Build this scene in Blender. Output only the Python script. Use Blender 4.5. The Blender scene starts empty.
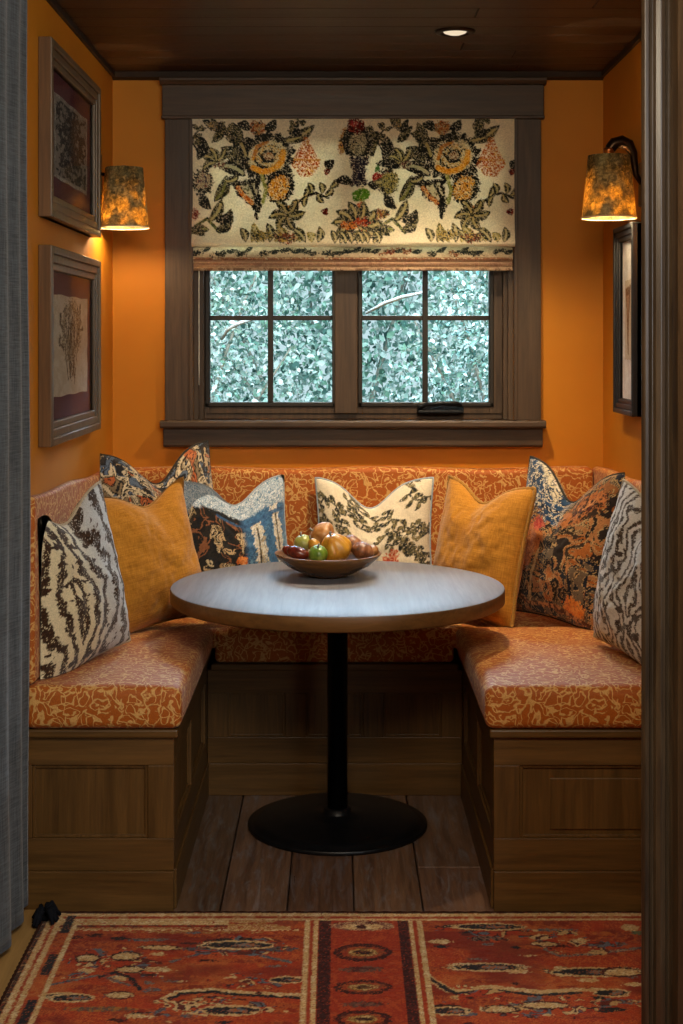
import bpy, bmesh, math, random
import numpy as np
from mathutils import Vector, Matrix, Euler

sc = bpy.context.scene
COL = sc.collection
F, HX, HY, CH = 1450.0, 338.0, 340.0, 1.495     # focal length in px, vanishing point, eye height

def R(d): return math.radians(d)
def PX(x, Y): return (x - HX) * Y / F            # metres across for an image column at depth Y
def PZ(y, Y): return CH - (y - HY) * Y / F       # metres up for an image row at depth Y

def lin(c):
    if isinstance(c, str):
        c = tuple(int(c[i:i + 2], 16) for i in (0, 2, 4))
    o = []
    for v in c:
        v /= 255.0
        o.append(v / 12.92 if v <= .04045 else ((v + .055) / 1.055) ** 2.4)
    return tuple(o)

# ------------------------------------------------------------------ tagging
def tag(o, label=None, cat=None, group=None, kind=None):
    if label: o['label'] = label
    if cat: o['category'] = cat
    if group: o['group'] = group
    if kind: o['kind'] = kind
    return o

def empty(name, loc, rot=(0, 0, 0), label=None, cat=None, group=None, kind=None):
    o = bpy.data.objects.new(name, None)
    o.empty_display_size = .05
    COL.objects.link(o)
    o.location = loc
    o.rotation_euler = rot
    return tag(o, label, cat, group, kind)

def world_loc(o):
    v = Vector((0, 0, 0))
    while o is not None:
        v += o.location
        o = o.parent
    return v

# ------------------------------------------------------------------ mesh builder
class MB:
    def __init__(s):
        s.bm = bmesh.new()
        s.smooth = set()
    def box(s, x0, x1, y0, y1, z0, z1):
        v = [s.bm.verts.new(p) for p in ((x0, y0, z0), (x1, y0, z0), (x1, y1, z0), (x0, y1, z0),
                                         (x0, y0, z1), (x1, y0, z1), (x1, y1, z1), (x0, y1, z1))]
        for f in ((0, 3, 2, 1), (4, 5, 6, 7), (0, 1, 5, 4), (1, 2, 6, 5), (2, 3, 7, 6), (3, 0, 4, 7)):
            s.bm.faces.new([v[i] for i in f])
        return s
    def prism(s, poly, axis, a, b):
        """poly: 2-D points; extruded from a to b along axis 'x','y' or 'z'"""
        def pt(p, t):
            return {'x': (t, p[0], p[1]), 'y': (p[0], t, p[1]), 'z': (p[0], p[1], t)}[axis]
        A = [s.bm.verts.new(pt(p, a)) for p in poly]
        B = [s.bm.verts.new(pt(p, b)) for p in poly]
        n = len(poly)
        for i in range(n):
            s.bm.faces.new((A[i], A[(i + 1) % n], B[(i + 1) % n], B[i]))
        s.bm.faces.new(A[::-1]); s.bm.faces.new(B)
        return s
    def tube(s, pts, r, seg=10, closed=False):
        pts = [Vector(p) for p in pts]
        n = len(pts)
        rr = r if hasattr(r, '__len__') else [r] * n
        rings = []
        up = Vector((0, 0, 1))
        prev = None
        for i, p in enumerate(pts):
            if closed:
                t = pts[(i + 1) % n] - pts[i - 1]
            else:
                t = pts[min(i + 1, n - 1)] - pts[max(i - 1, 0)]
            t.normalize()
            if prev is None:
                a = up if abs(t.z) < .9 else Vector((1, 0, 0))
                nrm = t.cross(a).normalized()
            else:
                nrm = (prev - t * prev.dot(t)).normalized()
            prev = nrm
            b = t.cross(nrm)
            rings.append([s.bm.verts.new(p + (nrm * math.cos(2 * math.pi * k / seg) + b * math.sin(2 * math.pi * k / seg)) * rr[i]) for k in range(seg)])
        m = n if closed else n - 1
        for i in range(m):
            A, B = rings[i], rings[(i + 1) % n]
            for k in range(seg):
                f = s.bm.faces.new((A[k], A[(k + 1) % seg], B[(k + 1) % seg], B[k])); f.smooth = True
        if not closed:
            s.bm.faces.new(rings[0][::-1]); s.bm.faces.new(rings[-1])
        return s
    def lathe(s, prof, c=(0, 0, 0), seg=48, mod=None, cap=True):
        """prof: list of (radius, z)"""
        rings = []
        for (r, z) in prof:
            if r < 1e-6:
                rings.append([s.bm.verts.new((c[0], c[1], c[2] + z))])
            else:
                ring = []
                for k in range(seg):
                    a = 2 * math.pi * k / seg
                    q = r * (mod(a, z) if mod else 1)
                    ring.append(s.bm.verts.new((c[0] + q * math.cos(a), c[1] + q * math.sin(a), c[2] + z)))
                rings.append(ring)
        for A, B in zip(rings, rings[1:]):
            for k in range(seg):
                k2 = (k + 1) % seg
                if len(A) == 1 and len(B) == 1: continue
                if len(A) == 1: vs = (A[0], B[k2], B[k])
                elif len(B) == 1: vs = (A[k], A[k2], B[0])
                else: vs = (A[k], A[k2], B[k2], B[k])
                f = s.bm.faces.new(vs); f.smooth = True
        return s
    def build(s, name, mat, parent=None, origin=None, bevel=0, bseg=2, local=False, autosmooth=False):
        bmesh.ops.recalc_face_normals(s.bm, faces=s.bm.faces)
        if parent is not None:
            o0 = Vector((0, 0, 0)) if local else world_loc(parent)
        elif origin is not None:
            o0 = Vector(origin)
        else:
            xs = [v.co for v in s.bm.verts]
            o0 = Vector(((min(v.x for v in xs) + max(v.x for v in xs)) / 2,
                         (min(v.y for v in xs) + max(v.y for v in xs)) / 2, min(v.z for v in xs)))
        for v in s.bm.verts: v.co -= o0
        me = bpy.data.meshes.new(name)
        s.bm.to_mesh(me); s.bm.free()
        o = bpy.data.objects.new(name, me)
        COL.objects.link(o)
        if mat: me.materials.append(mat)
        if parent is not None: o.parent = parent
        else: o.location = o0
        if bevel:
            m = o.modifiers.new('bevel', 'BEVEL'); m.width = bevel; m.segments = bseg; m.limit_method = 'ANGLE'; m.angle_limit = R(40)
        return o

def grid_mesh(name, P, mat, parent=None, loc=None, col=None, wrap_u=False, smooth=True):
    """P: (nv, nu, 3) array of points -> quad sheet; col: (nv, nu, 3) linear colours"""
    nv, nu = P.shape[:2]
    idx = np.arange(nv * nu).reshape(nv, nu)
    a = idx[:-1, :-1]; b = idx[:-1, 1:]; c = idx[1:, 1:]; d = idx[1:, :-1]
    q = np.stack([a, b, c, d], -1).reshape(-1, 4)
    if wrap_u:
        w = np.stack([idx[:-1, -1], idx[:-1, 0], idx[1:, 0], idx[1:, -1]], -1).reshape(-1, 4)
        q = np.concatenate([q, w])
    return fast_mesh(name, P.reshape(-1, 3), q, mat, parent, loc, None if col is None else col.reshape(-1, 3), smooth)

def fast_mesh(name, V, Q, mat, parent=None, loc=None, col=None, smooth=True):
    me = bpy.data.meshes.new(name)
    V = np.ascontiguousarray(V, dtype=np.float32); Q = np.ascontiguousarray(Q, dtype=np.int32)
    k = Q.shape[1]
    me.vertices.add(len(V)); me.vertices.foreach_set('co', V.ravel())
    me.loops.add(Q.size); me.loops.foreach_set('vertex_index', Q.ravel())
    me.polygons.add(len(Q))
    me.polygons.foreach_set('loop_start', np.arange(0, Q.size, k, dtype=np.int32))
    me.polygons.foreach_set('loop_total', np.full(len(Q), k, dtype=np.int32))
    me.update(calc_edges=True)
    me.validate()
    me.polygons.foreach_set('use_smooth', np.full(len(me.polygons), smooth))
    if col is not None:
        at = me.color_attributes.new('Col', 'FLOAT_COLOR', 'POINT')
        c4 = np.ones((len(V), 4), np.float32); c4[:, :3] = col
        at.data.foreach_set('color', c4.ravel())
    if mat: me.materials.append(mat)
    o = bpy.data.objects.new(name, me)
    COL.objects.link(o)
    if parent is not None: o.parent = parent
    if loc is not None: o.location = loc
    return o

# ------------------------------------------------------------------ numpy noise + painter
_rng = np.random.RandomState(7)
_T = _rng.rand(256, 256)
def vn(x, y, s=0):
    x = np.asarray(x, float) + 37.7 * s + 1000; y = np.asarray(y, float) + 91.3 * s + 1000
    xi = np.floor(x).astype(int); yi = np.floor(y).astype(int)
    fx = x - xi; fy = y - yi
    fx = fx * fx * (3 - 2 * fx); fy = fy * fy * (3 - 2 * fy)
    g = lambda a, b: _T[a % 256, b % 256]
    return (g(xi, yi) * (1 - fx) + g(xi + 1, yi) * fx) * (1 - fy) + (g(xi, yi + 1) * (1 - fx) + g(xi + 1, yi + 1) * fx) * fy
def fbm(x, y, s=0, o=3):
    r = 0; a = .5; t = 0
    for k in range(o):
        r = r + a * vn(x * 2 ** k, y * 2 ** k, s + 3 * k); t += a; a *= .55
    return r / t

class Paint:
    """colours a sheet of points given in some flat coordinate system"""
    def __init__(s, u, v, base, cell=1.0, seed=0, stitch=.08):
        s.stitch = stitch; s.lw = 1.0
        s.u, s.v, s.cell, s.seed = u, v, cell, seed
        s.c = np.empty(u.shape + (3,)); s.c[:] = lin(base)
        s.n1 = vn(u / (1.6 * cell), v / (1.6 * cell), seed + 1) - .5
        s.n2 = vn(u / (.8 * cell), v / (.8 * cell), seed + 2) - .5
        s.st = _T[(np.floor(u / (.55 * cell)).astype(int) * 7 + seed) % 256, np.floor(v / (.55 * cell)).astype(int) % 256]
    def pal(s, m, cols, scale=2.2, sd=0):
        """fill mask m (0..1) with a scatter of palette colours"""
        n = fbm(s.u / (scale * s.cell), s.v / (scale * s.cell), s.seed + sd + 11, 2) * .8 + s.st * .2
        n = np.clip((n - .22) / .56, 0, .999)
        k = (n * len(cols)).astype(int)
        C = np.array([lin(c) for c in cols])[k]
        s.c = s.c * (1 - m[..., None]) + C * m[..., None]
    def rough(s, d, amt):                       # d: signed distance, negative inside, ragged edge
        d = d + (s.n1 + s.n2 * .7) * amt
        return np.clip(.5 - d / (.35 * s.cell), 0, 1) * np.where(s.st < s.stitch, .15, 1)
    def cells(s, cols, f, K=6.0, lines=('1E1E20', '2C2824'), lw=.2, sd=0, m=None, ax=1.0, warp=1.2):
        """tapestry: warped contour bands in palette colours with dark outlines"""
        x, y = s.u * f, s.v * f * ax
        wx = x + warp * (vn(x * 1.3, y * 1.3, sd + 1) - .5) * 2; wy = y + warp * (vn(x * 1.3, y * 1.3, sd + 2) - .5) * 2
        n = fbm(wx, wy, sd, 2) * K + s.n2 * .12
        k = np.floor(n).astype(int); fr = n - k
        key = (k * 5 + np.floor(vn(x * .9, y * .9, sd + 4) * 3).astype(int)) % len(cols)
        C = np.array([lin(c) for c in cols])[key] * (.82 + .36 * s.st)[..., None]
        ln = ((fr < lw) | (fr > 1 - lw * .6)) & (s.st > .1)
        D = np.array([lin(c) for c in lines])[(s.st * 1.99).astype(int)]
        C = np.where(ln[..., None], D, C)
        mm = np.ones(s.u.shape) if m is None else np.clip(m, 0, 1)
        s.c = s.c * (1 - mm[..., None]) + C * mm[..., None]
        return s
    def ell(s, cx, cy, rx, ry, cols, a=0, rag=1.0, ring=None, scale=2.2):
        ca, sa = math.cos(R(a)), math.sin(R(a))
        x = s.u - cx; y = s.v - cy
        p = (x * ca + y * sa) / rx; q = (-x * sa + y * ca) / ry
        d = (np.sqrt(p * p + q * q) - 1) * min(rx, ry)
        if ring: d = np.abs(d) - ring
        m = s.rough(d, rag * s.cell)
        s.pal(m, cols, scale, int(cx * 3 + cy))
        return s
    def stroke(s, pts, w, cols, rag=.6, taper=False, scale=2.2):
        d = None; n = len(pts) - 1
        for i in range(n):
            (x0, y0), (x1, y1) = pts[i], pts[i + 1]
            dx, dy = x1 - x0, y1 - y0; L = dx * dx + dy * dy + 1e-9
            t = np.clip(((s.u - x0) * dx + (s.v - y0) * dy) / L, 0, 1)
            ww = w * (1 - (i + t) / n * .8) if taper else w
            e = np.hypot(s.u - x0 - t * dx, s.v - y0 - t * dy) - ww
            d = e if d is None else np.minimum(d, e)
        s.pal(s.rough(d, rag * s.cell), cols, scale, int(pts[0][0] + pts[0][1] * 2))
        return s
    def poly(s, pts, cols, rag=.6, scale=2.2):
        inside = np.zeros(s.u.shape, bool); d = None; n = len(pts)
        for i in range(n):
            (x0, y0), (x1, y1) = pts[i], pts[(i + 1) % n]
            dx, dy = x1 - x0, y1 - y0; L = dx * dx + dy * dy + 1e-9
            t = np.clip(((s.u - x0) * dx + (s.v - y0) * dy) / L, 0, 1)
            e = np.hypot(s.u - x0 - t * dx, s.v - y0 - t * dy)
            d = e if d is None else np.minimum(d, e)
            if y0 != y1:
                cr = ((y0 > s.v) != (y1 > s.v)) & (s.u < (x1 - x0) * (s.v - y0) / (y1 - y0) + x0)
                inside ^= cr
        s.pal(s.rough(np.where(inside, -d, d), rag * s.cell), cols, scale, int(pts[0][0] + pts[0][1] * 2))
        return s
    def mask(s, m, cols, scale=2.2, sd=0):
        s.pal(np.clip(m, 0, 1), cols, scale, sd); return s
    def leaf(s, x, y, L, w, a, cols, vein=None, curl=.25):
        w = w * s.lw
        ca, sa = math.cos(R(a)), math.sin(R(a))
        p = ((s.u - x) * ca + (s.v - y) * sa) / L
        q = (-(s.u - x) * sa + (s.v - y) * ca) / w - curl * np.sin(np.clip(p, 0, 1) * math.pi) * 2
        prof = np.sin(np.clip(p, 0, 1) * math.pi) ** .8
        d = (np.abs(q) - prof) * w
        d = np.where((p < 0) | (p > 1), np.hypot(np.where(p < 0, p, p - 1) * L, q * w), d)
        s.pal(s.rough(d, .7 * s.cell), cols, 1.6, int(x + y))
        if vein:
            s.pal(s.rough(np.where((p < .1) | (p > .85), 1e3, np.abs(q) * w - .22 * w), .4 * s.cell), vein, 1.6, 5)
        return s

# ------------------------------------------------------------------ materials
class N:
    def __init__(s, name):
        s.m = bpy.data.materials.new(name); s.m.use_nodes = True
        s.t = s.m.node_tree; s.t.nodes.clear()
        s.out = s.t.nodes.new('ShaderNodeOutputMaterial')
    def n(s, typ, ins=None, **props):
        nd = s.t.nodes.new('ShaderNode' + typ)
        for k, v in props.items(): setattr(nd, k, v)
        for k, v in (ins or {}).items():
            if hasattr(v, 'links') or isinstance(v, bpy.types.NodeSocket): s.t.links.new(v, nd.inputs[k])
            else: nd.inputs[k].default_value = v
        return nd
    def obj(s, scale=(1, 1, 1), rot=(0, 0, 0), loc=(0, 0, 0)):
        tc = s.n('TexCoord')
        mp = s.n('Mapping', {'Vector': tc.outputs['Object'], 'Scale': scale, 'Rotation': rot, 'Location': loc})
        return mp.outputs[0]
    def noise(s, vec, scale, detail=3, rough=.55, dist=0):
        return s.n('TexNoise', {'Vector': vec, 'Scale': scale, 'Detail': detail, 'Roughness': rough, 'Distortion': dist}).outputs[0]
    def ramp(s, fac, stops, interp='LINEAR'):
        nd = s.n('ValToRGB', {'Fac': fac}); cr = nd.color_ramp; cr.interpolation = interp
        while len(cr.elements) < len(stops): cr.elements.new(.5)
        for e, (p, c) in zip(cr.elements, stops):
            e.position = p; e.color = tuple(c) + (1,) if len(c) == 3 else c
        return nd.outputs[0]
    def math(s, op, a, b=0.0, c=0.0):
        nd = s.t.nodes.new('ShaderNodeMath'); nd.operation = op
        for i, v in enumerate((a, b, c)):
            if isinstance(v, bpy.types.NodeSocket): s.t.links.new(v, nd.inputs[i])
            else: nd.inputs[i].default_value = v
        return nd.outputs[0]
    def mix(s, fac, a, b, blend='MIX'):
        nd = s.t.nodes.new('ShaderNodeMix'); nd.data_type = 'RGBA'; nd.blend_type = blend
        for key, v in ((0, fac), (6, a), (7, b)):
            if isinstance(v, bpy.types.NodeSocket): s.t.links.new(v, nd.inputs[key])
            else: nd.inputs[key].default_value = v if key == 0 else (tuple(v) + (1,) if len(v) == 3 else v)
        return nd.outputs[2]
    def bump(s, h, strength=.3, dist=.002):
        return s.n('Bump', {'Height': h, 'Strength': strength, 'Distance': dist}).outputs[0]
    def bsdf(s, col, rough=.5, nrm=None, **kw):
        ins = {'Base Color': col if isinstance(col, bpy.types.NodeSocket) else tuple(col) + (1,), 'Roughness': rough}
        if nrm is not None: ins['Normal'] = nrm
        for k, v in kw.items(): ins[k.replace('_', ' ')] = v
        return s.n('BsdfPrincipled', ins)
    def done(s, sh):
        s.t.links.new(sh.outputs[0] if hasattr(sh, 'outputs') else sh, s.out.inputs[0]); return s.m

def wood(name, dark, light, axis='x', rough=.45, scale=1.0, bump=.25, spec=.4, tint=None, wear_sheen=False):
    k = N(name)
    st = {'x': (.06, 1, 1), 'y': (1, .06, 1), 'z': (1, 1, .06)}[axis]
    v = k.obj(tuple(a * scale for a in st))
    g = k.noise(v, 70, 5, .65, .6)
    g2 = k.noise(v, 9, 3, .6, 1.4)
    f = k.math('ADD', k.math('MULTIPLY', g, .55), k.math('MULTIPLY', g2, .45))
    c = k.ramp(f, [(.32, lin(dark)), (.52, tuple((a + b) / 2 for a, b in zip(lin(dark), lin(light)))), (.70, lin(light))])
    if wear_sheen:
        wn = k.noise(k.obj((1, .16, 1)), 38, 6, .75, .8)
        c = k.mix(k.ramp(wn, [(.5, (0, 0, 0)), (.7, (.7, .7, .7))]), c, lin('8C8A8E'))  # worn patches, with the floor's bluish highlights painted into their colour
    at = k.n('Attribute', attribute_name='Col')
    if tint: c = k.mix(1.0, c, at.outputs[0], 'MULTIPLY')
    r = k.math('ADD', k.math('MULTIPLY', g2, .3), rough - .15)
    return k.done(k.bsdf(c, r, k.bump(g, bump, .001), Specular_IOR_Level=spec))

def plain(name, c, rough=.5, metal=0.0, spec=.5, nscale=0, namt=.15, **kw):
    k = N(name)
    v = k.obj()
    n = k.noise(v, nscale or 30, 4, .6)
    d = tuple(x * (1 - namt) for x in lin(c)); l = tuple(min(1, x * (1 + namt)) for x in lin(c))
    col = k.ramp(n, [(.3, d), (.7, l)])
    return k.done(k.bsdf(col, rough, k.bump(n, .06, .001), Metallic=metal, Specular_IOR_Level=spec, **kw))

def painted(name, weave=900, rough=.9, sheen=.25, bump=.35, transl=0.0):
    """fabric whose colour is painted on the mesh, with a fine woven relief"""
    k = N(name)
    at = k.n('Attribute', attribute_name='Col')
    v = k.obj()
    w1 = k.n('TexWave', {'Vector': v, 'Scale': weave / 6.28, 'Distortion': 1.0, 'Detail': 1}, bands_direction='X').outputs[1]
    w2 = k.n('TexWave', {'Vector': v, 'Scale': weave / 6.28, 'Distortion': 1.0, 'Detail': 1}, bands_direction='Z').outputs[1]
    h = k.math('ADD', w1, w2)
    n = k.noise(v, 260, 3, .7)
    c = k.mix(1.0, at.outputs[0], k.ramp(n, [(.3, (.72, .72, .72)), (.65, (1.1, 1.1, 1.1))]), 'MULTIPLY')
    b = k.bsdf(c, rough, k.bump(k.math('ADD', h, n), bump, .0015), Sheen_Weight=sheen, Sheen_Roughness=.4, Specular_IOR_Level=.15)
    if transl:
        t = k.n('BsdfTranslucent', {'Color': c})
        b = k.n('MixShader', {0: transl, 1: b.outputs[0], 2: t.outputs[0]})
    return k.done(b)

M = {}
def wall_mat():
    k = N('ochre_wall_paint')
    v = k.obj()
    n = k.noise(v, 1.6, 4, .6); n2 = k.noise(v, 180, 2)
    c = k.ramp(n, [(.3, lin('B8700C')), (.7, lin('C67E16'))])
    return k.done(k.bsdf(c, .62, k.bump(n2, .08, .001), Specular_IOR_Level=.35))
M['wall'] = wall_mat()
M['plaster'] = plain('dim_plaster', '6A6058', .9)
M['casing'] = wood('fumed_oak_casing', '30241A', '5C4836', 'x', .5)
M['casing_v'] = wood('fumed_oak_upright', '30241A', '5C4836', 'z', .5)
M['sash'] = wood('dark_sash_wood', '181512', '2E2823', 'z', .45)
M['bench_h'] = wood('oak_bench_rail', '402C13', '704F25', 'x', .42)
M['bench_v'] = wood('oak_bench_stile', '402C13', '704F25', 'z', .42)
M['bench_y'] = wood('oak_bench_side_rail', '402C13', '704F25', 'y', .42)
M['ceil'] = wood('dark_ceiling_boards', '38261A', '64482E', 'x', .45, tint=True)
M['floor'] = wood('worn_floor_planks', '4A3226', '926E54', 'y', .32, tint=True, bump=.9, spec=.6, wear_sheen=True)
M['pale_oak'] = wood('pale_oak_strip', '8A6A3C', 'B8935A', 'y', .5)
M['frame'] = wood('bronzed_frame_wood', '4A3A2A', '7E6A50', 'z', .38)
M['frame_side'] = wood('brown_frame_edge', '4A3018', '7A5530', 'z', .5)
M['black'] = plain('black_painted_metal', '0E0E10', .35, .6)
M['base_black'] = plain('black_cast_iron', '101114', .38, .3, nscale=40, namt=.4)
M['blackframe'] = plain('black_frame_paint', '0B1017', .45)
M['maroon'] = plain('maroon_mat_board', '561A22', .85)
M['white'] = plain('white_mat_board', 'E6E8EC', .85)
M['bronze'] = plain('aged_bronze', '3A2A1C', .35, .9)
M['copper'] = plain('copper_socket', 'B4713F', .3, 1.0)
M['steel'] = plain('satin_nickel', '9A958C', .25, 1.0)

def table_mat():
    k = N('table_top_oak')
    v = k.obj((1, .07, 1), rot=(0, 0, R(90)))
    g = k.noise(v, 60, 5, .65, .5); g2 = k.noise(v, 8, 3, .6, 1)
    f = k.math('ADD', k.math('MULTIPLY', g, .5), k.math('MULTIPLY', g2, .5))
    c = k.ramp(f, [(.3, lin('5C5E68')), (.7, lin('878A96'))])  # bluish reflection of the window put into the oak's base colour
    return k.done(k.bsdf(c, 
        0.56, k.bump(g, .1, .0006), Specular_IOR_Level=.5, Coat_Weight=.1, Coat_Roughness=.45))
M['table'] = table_mat()
M['table_edge'] = wood('table_edge_oak', '52371A', '80592E', 'x', .45)

def seat_mat():
    k = N('rust_scroll_upholstery')
    tc = k.n('TexCoord').outputs['Object']
    w = k.n('TexNoise', {'Vector': tc, 'Scale': 30.0, 'Detail': 2.0}).outputs[1]
    wv = k.n('VectorMath', {0: w, 1: (.03, .03, .03)}, operation='MULTIPLY').outputs[0]
    v = k.n('VectorMath', {0: tc, 1: wv}, operation='ADD').outputs[0]
    n = k.noise(v, 27, .6, .5, .3)
    f = k.math('PINGPONG', k.math('MULTIPLY', n, 5.0), .5)
    vo = k.n('TexVoronoi', {'Vector': v, 'Scale': 25.0, 'Randomness': 1.0}, feature='DISTANCE_TO_EDGE').outputs[0]
    l1 = k.ramp(f, [(.0, (1, 1, 1)), (.07, (1, 1, 1)), (.15, (0, 0, 0))])
    l2 = k.ramp(vo, [(.0, (1, 1, 1)), (.02, (1, 1, 1)), (.055, (0, 0, 0))])
    br = k.ramp(k.noise(tc, 60, 1), [(.42, (0, 0, 0)), (.5, (1, 1, 1))])
    l2 = k.math('MULTIPLY', l2, br)
    ln = k.math('MAXIMUM', l1, l2)
    fine = k.noise(tc, 420, 2, .7)
    base = k.ramp(fine, [(.3, lin('95460C')), (.7, lin('B66218'))])
    cream = k.ramp(fine, [(.3, lin('C8944C')), (.7, lin('E2B872'))])
    c = k.mix(k.math('MULTIPLY', ln, .85), base, cream)
    h = k.math('ADD', k.math('MULTIPLY', ln, .8), k.math('MULTIPLY', fine, .5))
    return k.done(k.bsdf(c, .62, k.bump(h, .4, .002), Sheen_Weight=.12, Sheen_Roughness=.35, Sheen_Tint=(1, .9, .9, 1), Specular_IOR_Level=.35))
M['seat'] = seat_mat()
M['pipe_rust'] = plain('rust_piping', 'B4581C', .7, spec=.2, nscale=300)

def linen(name, a, b, scale=520, rough=.95):
    k = N(name)
    v = k.obj()
    n1 = k.noise(k.obj((1, 1, .05)), scale, 3, .7)
    n2 = k.noise(k.obj((.05, .05, 1)), scale, 3, .7)
    f = k.math('MULTIPLY', k.math('ADD', n1, n2), .5)
    big = k.noise(v, 5, 3)
    c = k.ramp(k.math('ADD', k.math('MULTIPLY', f, .8), k.math('MULTIPLY', big, .2)), [(.38, lin(a)), (.62, lin(b))])
    return k.done(k.bsdf(c, rough, k.bump(f, .5, .002), Sheen_Weight=.2, Specular_IOR_Level=.15))
M['curtain'] = linen('slate_woven_linen', '282D31', '5C646B', 300)
M['mustard'] = linen('mustard_slub_weave', '94611A', 'C98C32', 330)
M['mustard_trim'] = linen('mustard_fringe', '7E561E', 'B4853C', 600)
M['fabric'] = painted('printed_pillow_cloth')
M['ikat'] = painted('ikat_pillow_cloth', 700, bump=.5)
M['shade_cloth'] = painted('printed_shade_linen', 1100, .9, .1, .15, .22)
M['rug'] = painted('hand_knotted_wool', 1400, .95, .1, .6)
M['rug_edge'] = plain('dark_rug_binding', '3A231A', .95, spec=.1, nscale=400, namt=.5)
M['tassel'] = plain('navy_black_tassel_yarn', '14161C', .95, spec=.1, nscale=300, namt=.4)
M['pipe_dark'] = plain('dark_pillow_piping', '3E3A34', .9, spec=.1, nscale=400, namt=.4)
M['pipe_blue'] = plain('pale_blue_piping', '9DA9B2', .9, spec=.1, nscale=400, namt=.4)
M['pipe_cream'] = plain('cream_piping', 'B8AA92', .9, spec=.1, nscale=400, namt=.3)
M['cord'] = plain('white_cord', 'CFC8BA', .8)

def glass():
    k = N('window_glass')
    fr = k.n('Fresnel', {'IOR': 1.45}).outputs[0]
    t = k.n('BsdfTransparent', {'Color': (.93, .98, .97, 1)})
    g = k.n('BsdfGlossy', {'Roughness': .02, 'Color': (1, 1, 1, 1)})
    return k.done(k.n('MixShader', {0: fr, 1: t.outputs[0], 2: g.outputs[0]}))
M['glass'] = glass()

def lamp_shade_mat():
    k = N('mica_lamp_shade')
    v = k.obj()
    n = k.noise(v, 75, 4, .7, .8)
    big = k.noise(v, 22, 2, .5)
    c = k.ramp(n, [(.36, lin('5E5030')), (.5, lin('A8884A')), (.6, lin('F4CC70')), (.72, lin('FFF2C4'))])
    cd = k.ramp(n, [(.36, lin('5E5232')), (.55, lin('A0905E')), (.7, lin('CCBC8C'))])
    d = k.bsdf(cd, .5, k.bump(n, .4, .002), Specular_IOR_Level=.3)
    t = k.n('BsdfTranslucent', {'Color': c})
    f = k.ramp(big, [(.40, (.10, .10, .10)), (.62, (.62, .62, .62))])
    return k.done(k.n('MixShader', {0: f, 1: d.outputs[0], 2: t.outputs[0]}))
M['lamp_shade'] = lamp_shade_mat()
M['lamp_lining'] = plain('white_lamp_lining', 'F0E2C6', .8)
def emit(name, c, s):
    k = N(name)
    return k.done(k.n('Emission', {'Color': tuple(c) + (1,), 'Strength': s}))
M['bulb'] = emit('warm_bulb_glow', (1, .62, .28), 14)
M['led'] = emit('downlight_lens_glow', (1, .8, .55), .9)

def leaf_mat():
    k = N('glossy_leaf')
    at = k.n('Attribute', attribute_name='Col')
    b = k.bsdf(at.outputs[0], .45, Specular_IOR_Level=.5)
    t = k.n('BsdfTranslucent', {'Color': at.outputs[0]})
    return k.done(k.n('MixShader', {0: .35, 1: b.outputs[0], 2: t.outputs[0]}))
M['leaf'] = leaf_mat()
M['bark'] = plain('grey_bark', '8A8A84', .9, nscale=25, namt=.35)
M['soil'] = plain('garden_soil', '2C3A2C', .95)

# ------------------------------------------------------------------ room dimensions
XL, XR, YB, ZC = -.825, .971, 5.31, 2.473
YF = 3.796                                  # front of the side benches
WX0, WX1, WZ0, WZ1 = -.5285, .6415, 1.203, 2.304   # window opening

# ------------------------------------------------------------------ structure
def planks(name, mat, x0, x1, y0, y1, z0, z1, width, along, gap=.003, seed=3, label=None, lo=.6, lens=(1.1, 2.2)):
    rnd = random.Random(seed)
    V, Q, C = [], [], []
    a0, a1, b0, b1 = (y0, y1, x0, x1) if along == 'y' else (x0, x1, y0, y1)
    b = b0
    while b < b1 - 1e-4:
        w = width * rnd.uniform(.85, 1.15) if along == 'y' else width
        e = min(b + w, b1)
        a = a0 - rnd.uniform(0, 1.0)
        while a < a1:
            l = rnd.uniform(*lens)
            s, t = max(a, a0), min(a + l, a1)
            if t > s + .01:
                k = rnd.uniform(lo, 1.0); tint = (k * rnd.uniform(.95, 1.05), k, k * rnd.uniform(.92, 1.04))
                g = gap / 2
                if along == 'y': X0, X1, Y0, Y1 = b + g, e - g, s + g, t - g
                else: X0, X1, Y0, Y1 = s + g, t - g, b + g, e - g
                c = g * 1.2
                top, bot = (z1, z0) if along == 'y' else (z0, z1)     # chamfer the seen face
                dz = -c if along == 'y' else c
                n = len(V)
                V += [(X0, Y0, bot), (X1, Y0, bot), (X1, Y1, bot), (X0, Y1, bot),
                      (X0, Y0, top + dz), (X1, Y0, top + dz), (X1, Y1, top + dz), (X0, Y1, top + dz),
                      (X0 + c, Y0 + c, top), (X1 - c, Y0 + c, top), (X1 - c, Y1 - c, top), (X0 + c, Y1 - c, top)]
                for f in ((0, 3, 2, 1), (0, 1, 5, 4), (1, 2, 6, 5), (2, 3, 7, 6), (3, 0, 4, 7),
                          (4, 5, 9, 8), (5, 6, 10, 9), (6, 7, 11, 10), (7, 4, 8, 11), (8, 9, 10, 11)):
                    Q.append(tuple(n + i for i in f))
                C += [tint] * 12
            a += l
        b = e
    # backing slab
    zb0, zb1 = (z0 - .05, z0) if along == 'y' else (z1, z1 + .05)
    n = len(V)
    V += [(x0, y0, zb0), (x1, y0, zb0), (x1, y1, zb0), (x0, y1, zb0), (x0, y0, zb1), (x1, y0, zb1), (x1, y1, zb1), (x0, y1, zb1)]
    Q += [tuple(n + i for i in f) for f in ((0, 3, 2, 1), (4, 5, 6, 7), (0, 1, 5, 4), (1, 2, 6, 5), (2, 3, 7, 6), (3, 0, 4, 7))]
    C += [(.25, .25, .25)] * 8
    o = fast_mesh(name, np.array(V), np.array(Q), mat, col=np.array(C), smooth=False)
    return tag(o, label, kind='structure')

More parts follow.
